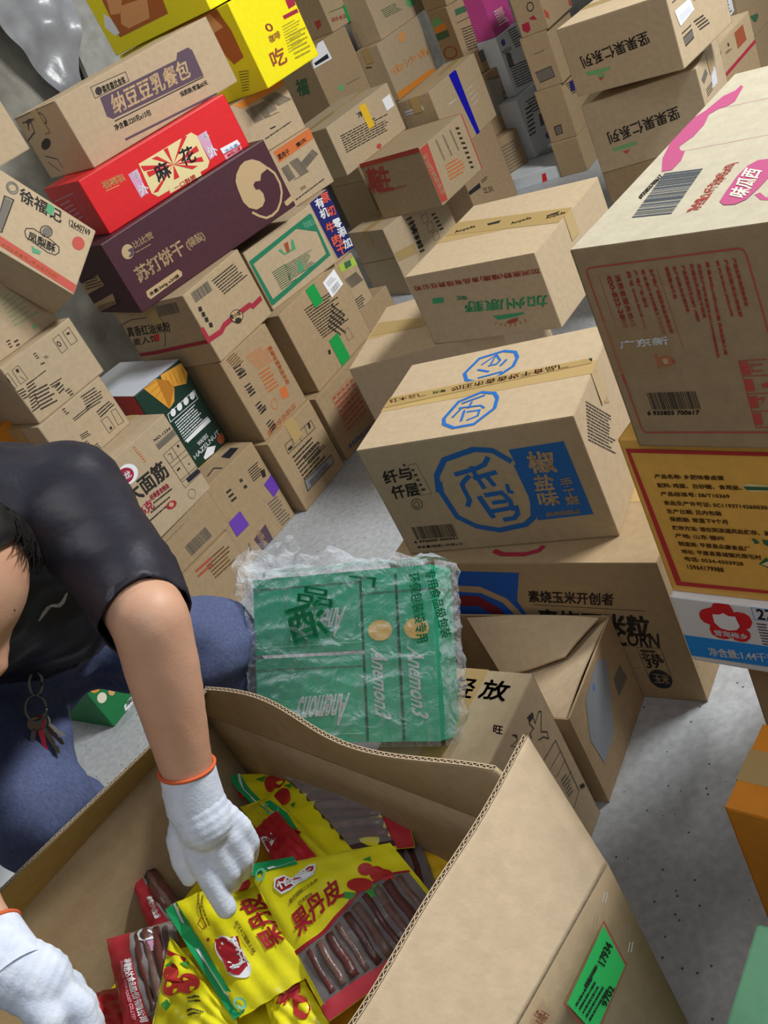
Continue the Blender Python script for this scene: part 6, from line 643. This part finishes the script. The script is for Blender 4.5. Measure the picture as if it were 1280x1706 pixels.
# silver tarpaulin hung on the wall, and the pale board beside it
TP = [(-.50, 2.30), (.42, 2.30), (-.13, 1.28), (-.20, 1.28)]
def tarp(u, v):
    s = (TP[0][0]*(1-u)+TP[1][0]*u)*(1-v)+(TP[3][0]*(1-u)+TP[2][0]*u)*v; z = (TP[0][1]*(1-u)+TP[1][1]*u)*(1-v)+(TP[3][1]*(1-u)+TP[2][1]*u)*v
    return onwall(s, z, .15+.05*noise.noise(Vector((s*6+z*2, z*5, 1)))+.02*math.sin(s*14+z*9)+.02*noise.noise(Vector((s*11, z*9, 4))))
V, F = grid(tarp, 70, 50); tag(mesh('tarpaulin', V, F, noisy('silver_tarp', lin('8c8d92'), lin('b4b5ba'), 5, .3, .5, 25, .6), smooth=True), 'crumpled silver grey tarpaulin hanging on the rough wall at top left', 'tarpaulin')
mb = MB(); V = [onwall(s, z, o) for o in (.05, .075) for s, z in ((-.05, 1.05), (.30, 1.05), (.50, 2.4), (.18, 2.4))]; mb.add(V, [(0, 3, 2, 1), (4, 5, 6, 7), (0, 1, 5, 4), (1, 2, 6, 5), (2, 3, 7, 6), (3, 0, 4, 7)])
tag(mb.obj('pale_board', noisy('pale_board', lin('a9a8a2'), lin('c2c2be'), 14, .7, .4, 40)), 'pale weathered board leaning on the wall behind the yellow cartons', 'board')
# tipped carton resting on its corner
q = QUADS['xu']; X_, Z_ = Vector(q['X']).normalized(), Vector(q['Z']).normalized(); N_ = X_.cross(Z_).normalized(); Z_ = N_.cross(X_)
xm = Matrix(((X_.x, -N_.x, Z_.x, q['o'][0]), (X_.y, -N_.y, Z_.y, q['o'][1]), (X_.z, -N_.z, Z_.z, q['o'][2]), (0, 0, 0, 1)))
xr = empty('tipped_carton', xm, 'tipped kraft carton with red stripe and black characters, leaning on the left stack', 'box')
carton_parts(xr, q['w'], q['d'], q['h'], 'kraft_c', None, ART['xu'], 21)
# white lid panel and red end panel of the wafer carton
x, y, z, yaw, w_, d_, h_ = LAYOUT['wafer']; wr_ = [o for o in C.objects if o.get('label', '').startswith('dark green wafer')][0]
V, F = grid(lambda u, v: (w_*u, d_*v, h_+.0006), 1, 1); mesh('white_top_panel', V, F, pmat('print_gloss_white', lin('dfe6f2'), .15, .6), wr_)
V, F = grid(lambda u, v: (-.0012, d_*(1-u), h_*v), 1, 1); mesh('red_end_panel', V, F, pmat('print_gloss_red', lin('b82a22'), .3, .5), wr_)
# strong light painted into the colour: paler kraft on top of the large right-edge carton
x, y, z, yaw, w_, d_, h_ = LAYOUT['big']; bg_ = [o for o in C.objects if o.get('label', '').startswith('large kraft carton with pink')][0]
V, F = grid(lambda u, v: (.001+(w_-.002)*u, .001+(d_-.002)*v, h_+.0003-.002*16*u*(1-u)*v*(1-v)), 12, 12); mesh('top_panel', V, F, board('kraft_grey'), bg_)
# ------------------------------------------------------------ the person: one continuous body, clothes and gloves as its parts
def capsules(name, segs, voxel, mat, parent, smooth_it=4, extra=None):
    bm = bmesh.new()
    for a, b, ra, rb in segs:
        a, b = Vector(a), Vector(b); d = b-a; L = max(d.length, 1e-5); rot = d.to_track_quat('Z', 'Y').to_matrix().to_4x4()
        n = 14; rings = []
        prof = [(-ra*math.cos(t), ra*math.sin(t)) for t in [math.pi/2*i/4 for i in range(1, 5)]]+[(L+rb*math.sin(t), rb*math.cos(t)) for t in [math.pi/2*i/4 for i in range(0, 4)]]
        vs = []
        bot = bm.verts.new(a+rot.to_3x3() @ Vector((0, 0, -ra))); top = bm.verts.new(a+rot.to_3x3() @ Vector((0, 0, L+rb)))
        for zz, r in prof: vs.append([bm.verts.new(a+rot.to_3x3() @ Vector((r*math.cos(2*math.pi*k/n), r*math.sin(2*math.pi*k/n), zz))) for k in range(n)])
        for k in range(n):
            k2 = (k+1) % n; bm.faces.new((bot, vs[0][k2], vs[0][k])); bm.faces.new((top, vs[-1][k], vs[-1][k2]))
            for r0, r1 in zip(vs, vs[1:]): bm.faces.new((r0[k], r0[k2], r1[k2], r1[k]))
    for c, r, R in (extra or []):                       # ellipsoids: centre, radii, 3x3 axes
        res = bmesh.ops.create_uvsphere(bm, u_segments=20, v_segments=14, radius=1)
        for v in res['verts']: v.co = Vector(c)+R @ Vector((v.co.x*r[0], v.co.y*r[1], v.co.z*r[2]))
    me = bpy.data.meshes.new(name); bm.to_mesh(me); bm.free(); o = bpy.data.objects.new(name, me); C.objects.link(o)
    m = o.modifiers.new('r', 'REMESH'); m.mode = 'VOXEL'; m.voxel_size = voxel; m.use_smooth_shade = True
    s_ = o.modifiers.new('s', 'SMOOTH'); s_.factor = .5; s_.iterations = smooth_it
    dg = bpy.context.evaluated_depsgraph_get(); me2 = bpy.data.meshes.new_from_object(o.evaluated_get(dg)); o.modifiers.clear(); o.data = me2; bpy.data.meshes.remove(me); me2.name = name
    me2.materials.clear(); me2.materials.append(mat); me2.polygons.foreach_set('use_smooth', [True]*len(me2.polygons))
    if parent: o.parent = parent; o.matrix_parent_inverse = parent.matrix_world.inverted()
    return o
def fold(o, amp, fn):                                    # cloth folds: push each vertex along its normal
    me = o.data; me.update(); n = [v.normal.copy() for v in me.vertices]
    for v, nn in zip(me.vertices, n): v.co += nn*amp*fn(v.co)
    me.update()
J = {k: Vector(v) for k, v in JT.items()}
footL = Vector((-.47, 1.62, .05)); footR = Vector((-.74, 1.46, .05))
PER = empty('person', Matrix.Translation((-.7, 1.5, 0)), 'person in black T-shirt and blue-grey trousers bending over the open box, wearing white gloves', 'person'); bpy.context.view_layer.update()
SKIN = noisy('skin', lin('c9987a'), lin('d4a68a'), 14, .5, .08, 300, .35)
shirt_m = noisy('black_jersey', lin('1b1a26'), lin('22212e'), 30, .55, .25, 60, .4)
denim = noisy('blue_grey_cloth', lin('4b5474'), lin('5a6488'), 300, .8, .08, 400, .2, stretch=(1, 1, .3))
fdir = (J['nose']-J['head']).normalized(); upd = Vector((.47, .44, .77)); upd = (upd-fdir*upd.dot(fdir)).normalized(); sd = upd.cross(fdir).normalized()
HR = Matrix((sd, fdir, upd)).transposed(); hc = J['head']
body = capsules('body', [
  (J['neck'], hc-fdir*.01-upd*.05, .058, .055), (J['neck'], J['chest'], .07, .11), (J['shL'], J['shR'], .05, .05), (J['chest'], J['belly'], .12, .12), (J['belly'], J['pelv'], .10, .09),
  (J['shL'], J['elb'], .052, .044), (J['elb'], J['elb'].lerp(J['wr'], .3), .044, .042), (J['elb'].lerp(J['wr'], .3), J['wr'], .042, .027), 
  (J['shR'], J['elbR'], .05, .042), (J['elbR'], J['wrR'], .040, .024),
  (J['hipL'], J['kneeL'], .07, .05), (J['hipR'], J['kneeR'], .07, .05), (J['kneeL'], footL, .05, .035), (J['kneeR'], footR, .05, .035),
  (hc-upd*.065+fdir*.055, hc-upd*.09+fdir*.06, .035, .028), (hc+fdir*.088-upd*.005, hc+fdir*.103-upd*.035, .012, .017)],
  .009, SKIN, PER, 3, [(hc, (.074, .092, .098), HR), (hc-upd*.035+fdir*.02, (.062, .072, .085), HR), (hc+sd*.076-fdir*.01-upd*.01, (.012, .020, .030), HR), (hc-sd*.076-fdir*.01-upd*.01, (.012, .020, .030), HR)])
# face: eyes, brows, lips
for s in (1, -1):
    for nm, c, r, col in (('eye', hc+sd*.032*s+fdir*.064+upd*.003, (.014, .009, .007), 'e8e4de'), ('iris', hc+sd*.032*s+fdir*.0715+upd*.002, (.006, .003, .006), '1c120c'), ('eyebrow', hc+sd*.028*s+fdir*.068+upd*.024, (.016, .006, .004), '1a1512')):
        bm = bmesh.new(); bmesh.ops.create_uvsphere(bm, u_segments=14, v_segments=8, radius=1)
        for v in bm.verts: v.co = c+HR @ Vector((v.co.x*r[0], v.co.y*r[1], v.co.z*r[2]))
        me = bpy.data.meshes.new(nm); bm.to_mesh(me); bm.free(); me.materials.append(pmat(nm, lin(col), .3)); o = bpy.data.objects.new(nm, me); C.objects.link(o); o.parent = PER; o.matrix_parent_inverse = PER.matrix_world.inverted()
lp = MB(); lp.tube([hc+fdir*(.088-.006*abs(t))+sd*.022*t-upd*.058 for t in (-1, -.5, 0, .5, 1)], [.003, .006, .0065, .006, .003], 8); o = lp.obj('lips', pmat('lips', lin('b0705f'), .4), PER, True); o.matrix_parent_inverse = PER.matrix_world.inverted()
# short black hair: a cap over crown, back and sides with strands over the forehead
hair_m = pmat('hair', lin('14110f'), .7, .25); V = []; F = []
nu, nv = 48, 20
for j in range(nv+1):
    for i in range(nu):
        a = 2*math.pi*i/nu; front = max(0, math.cos(a)); lim = math.radians(100-72*front**.6-28*abs(math.sin(a))); t = lim*j/nv
        d = Vector((math.sin(t)*math.sin(a), math.sin(t)*math.cos(a), math.cos(t))); r = 1.055+.018*math.sin(i*5.1+j*.6)+.03*(1-j/nv)
        V.append(hc+HR @ Vector((d.x*.076*r, d.y*.094*r, d.z*.101*r)))
for j in range(nv):
    for i in range(nu): F.append((j*nu+i, (j+1)*nu+i, (j+1)*nu+(i+1) % nu, j*nu+(i+1) % nu))
o = mesh('hair', V, F, hair_m, PER, smooth=True); o.matrix_parent_inverse = PER.matrix_world.inverted()
hs = MB(); rg = random.Random(3)
for k in range(140):
    a = rg.uniform(-1.3, 1.3); t0 = math.radians(rg.uniform(2, 13)); pts = []
    for q in range(5):
        t = t0+math.radians(9*q); r = 1.07+.03*math.sin(q+k); aa = a+.04*q*rg.uniform(-1, 1); pts.append(hc+HR @ Vector((math.sin(t)*math.sin(aa)*.077*r, math.sin(t)*math.cos(aa)*.095*r, math.cos(t)*.102*r)))
    hs.tube(pts, [.0016, .0018, .0015, .001, .0003], 4)
o = hs.obj('hair_strands', hair_m, PER); o['kind'] = 'stuff'; o.matrix_parent_inverse = PER.matrix_world.inverted()
# T-shirt
se = J['shL'].lerp(J['elb'], 1.0); seR = J['shR'].lerp(J['elbR'], .70)
shirt = capsules('t_shirt', [(J['shL'], J['shR'], .078, .078), (J['chest'], J['chestR'], .135, .13), (J['shL'], J['chest'], .085, .13), (J['chest'], J['belly'], .15, .15), (J['chestR'], J['belly']+Vector((-.06, .0, .03)), .14, .13), (J['belly'], J['pelv'].lerp(J['belly'], .7), .14, .135),
  (J['shL'], se, .074, .055), (J['shR'], seR, .075, .068), (J['shL'], J['neck'], .06, .07)], .011, shirt_m, PER, 5)
fold(shirt, .009, lambda p: noise.noise(Vector((p.x*9, p.y*9, p.z*5)))+.6*(1-abs(2*noise.noise(Vector((p.x*7+p.z*14, p.y*12, p.z*6)))))-.4)
def trim(o, planes):                                       # open hems: drop the cloth beyond a plane, close to a point
    bm = bmesh.new(); bm.from_mesh(o.data)
    for c, n, rad in planes:
        kill = [v for v in bm.verts if (v.co-c).dot(n) > .0085 and (v.co-c).length < rad]
        for v in bm.verts:
            q = (v.co-c).dot(n)
            if abs(q) <= .0085 and (v.co-c).length < rad: v.co -= n*(q+.0001)
        bmesh.ops.delete(bm, geom=kill, context='VERTS')
    bm.to_mesh(o.data); bm.free()
tax = (J['pelv']-J['chest']).normalized()
an = (J['elb']-J['shL']).normalized(); anR = (J['elbR']-J['shR']).normalized()
trim(shirt, [(J['elb']-an*.012, an, .12), (J['shR'].lerp(J['elbR'], .8), anR, .12), (J['hem'], tax, .8)])
so = shirt.modifiers.new('thick', 'SOLIDIFY'); so.thickness = .0022
trs = capsules('trousers', [(J['belly'], J['pelv'], .12, .12), (J['hipL'], J['hipR'], .10, .105), (J['hipL'], J['hipL'].lerp(J['kneeL'], .5), .095, .094), (J['hipL'].lerp(J['kneeL'], .5), J['kneeL'], .094, .082), (J['hipR'], J['hipR'].lerp(J['kneeR'], .6), .11, .092), (J['hipR'].lerp(J['kneeR'], .6), J['kneeR'], .092, .08),
  (J['kneeL'], footL+Vector((0, 0, .06)), .08, .062), (J['kneeR'], footR+Vector((0, 0, .06)), .088, .065)], .012, denim, PER, 4)
fold(trs, .013, lambda p: noise.noise(Vector((p.x*10+p.z*6, p.y*10-p.z*8, p.z*6)))+.7*(1-abs(2.2*noise.noise(Vector((p.x*9+p.z*12, p.y*9+p.z*9, p.z*5-p.x*6)))))-.4)
mk = MB()
for (a, d) in ((J['logo0'], J['logo1']),):
    pass
for ft in (footL, footR):
    dr = Vector((.55, -.83, 0)); capsules('shoe', [(ft+Vector((0, 0, -.005)), ft+dr*.10+Vector((0, 0, -.012)), .042, .036), (ft+dr*.10+Vector((0, 0, -.012)), ft+dr*.17+Vector((0, 0, -.016)), .038, .030)], .008, pmat('shoe_black', lin('1c1c20'), .5), PER, 3)
# knitted white gloves with an orange hem
knit = noisy('white_knit', lin('d3dcee'), lin('e2e9f6'), 60, .9, .18, 300, .15)
cuffm = pmat('orange_hem', lin('d8663c'), .8)
def glove(pre, wr_, el, side):
    g = lambda k: J[pre+k]; ax = (g('m0')-wr_).normalized(); w0_ = wr_-ax*.012
    segs = [(w0_, wr_.lerp(g('m0'), .45), .033, .034)]
    for k, r in (('i', .0155), ('m', .0155), ('r', .015), ('p', .014)):
        segs += [(wr_.lerp(g(k+'0'), .35), g(k+'0'), .021, r), (g(k+'0'), g(k+'1'), r*.95, r*.9), (g(k+'1'), g(k+'2'), r*.9, r*.84)]
    segs += [(wr_.lerp(g('t0'), .3), g('t0'), .022, .016), (g('t0'), g('t1'), .015, .013), (g('t1'), g('t2'), .013, .0105)]
    o = capsules('glove', segs, .0030, knit, PER, 3)
    fold(o, .0004, lambda p: math.sin((p-wr_).dot(ax)*600) if (p-wr_).dot(ax) < .045 else .5*math.sin((p-wr_).dot(ax)*900))
    f = (el-wr_).normalized(); s1 = f.orthogonal().normalized(); s2 = f.cross(s1); c = wr_+f*.040
    m = MB(); m.tube([c+(s1*math.cos(t)+s2*math.sin(t))*.0320 for t in [2*math.pi*q/28 for q in range(29)]], .0022, 6); m.obj('glove_hem', cuffm, o, True)
    m = MB(); m.tube([wr_-f*.01, wr_+f*.02, wr_+f*.041], [.0345, .0325, .0320], 28, cap=False); m.obj('glove_cuff', knit, o, True)
glove('', J['wr'], J['elb'], 1); glove('R', J['wrR'], J['elbR'], -1)
# ------------------------------------------------------------ keys on the belt
kc = J['key']; steel = pmat('key_steel', lin('8c8880'), .28, .6, 1.0); kr = empty('keyring', Matrix.Translation(kc), 'keyring with steel keys and a red-handled key hanging from the trouser waist', 'keys')
vx = Vector((.88, -.23, -.41)); vd = Vector((-.12, -.30, -.94)).normalized(); bpy.context.view_layer.update()
def lk(p): return p
m = MB(); m.tube([vx*.016*math.cos(t)+Vector((.47, .44, .77))*.02*math.sin(t) for t in [2*math.pi*q/20 for q in range(21)]], .0018, 6); m.obj('ring', steel, kr, True)
m = MB(); m.tube([Vector((.47, .44, .77))*.02+vx*.01*math.cos(t)+Vector((.47, .44, .77))*(.018+.018*math.sin(t)) for t in [2*math.pi*q/16 for q in range(17)]], .0022, 6); m.obj('carabiner', steel, kr, True)
for i, (an, ln, mt) in enumerate(((-.5, .052, steel), (-.15, .06, pmat('key_red', lin('a8283a'), .35, .5)), (.15, .066, steel), (.45, .058, pmat('key_dark', lin('3a302c'), .35, .5, .6)), (.75, .05, steel))):
    d = (vd*math.cos(an)+vx*math.sin(an)).normalized(); s_ = d.cross(Vector((.41, -.77, .49))).normalized(); nn = d.cross(s_); m = MB(); o0 = -Vector((.47, .44, .77))*.012+nn*.004*i
    hd = [o0+d*(.012+.012*math.cos(t))+s_*.011*math.sin(t) for t in [2*math.pi*q/12 for q in range(12)]]
    bl = [o0+d*.02+s_*.0035, o0+d*ln+s_*.0035, o0+d*(ln+.004), o0+d*ln-s_*.0015, o0+d*(ln-.006)-s_*.0035, o0+d*(ln-.011)-s_*.0015, o0+d*(ln-.017)-s_*.0038, o0+d*.02-s_*.0035]
    for P in (hd, bl):
        k = len(P); m.add([p+nn*.0011 for p in P]+[p-nn*.0011 for p in P], [tuple(range(k)), tuple(range(2*k-1, k-1, -1))]+[(q, q+k, (q+1) % k+k, (q+1) % k) for q in range(k)])
    m.obj('key', mt, kr)
# white sweep mark on the chest, laid on the cloth
from mathutils.bvhtree import BVHTree
dg = bpy.context.evaluated_depsgraph_get(); bt = BVHTree.FromObject(shirt, dg); camp = Vector((0, 0, 1.5))
def on_shirt(p): 
    d = (p-camp).normalized(); h_ = bt.ray_cast(camp, d); return (h_[0]-d*.0015) if h_[0] else p
def curve_band(pts, wds):
    m = MB(); P = [on_shirt(p) for p in pts]; V = []
    for k, p in enumerate(P):
        t = (P[min(k+1, len(P)-1)]-P[max(k-1, 0)]).normalized(); s_ = t.cross((camp-p).normalized()).normalized(); V += [p+s_*wds[k], p-s_*wds[k]]
    m.add(V, [(2*k, 2*k+1, 2*k+3, 2*k+2) for k in range(len(P)-1)]); o = m.obj('chest_print', pmat('print_white_rubber', lin('d8dce4'), .4), shirt)
a, b = J['logo0'], J['logo1']; curve_band([a.lerp(b, t)+Vector((.47, .44, .77))*.006*math.sin(t*6) for t in [q/10 for q in range(11)]], [.001, .003, .004, .0035, .002, .002, .003, .0045, .004, .0025, .0008])
# ------------------------------------------------------------ things left of the open box, below the person
mb = MB()
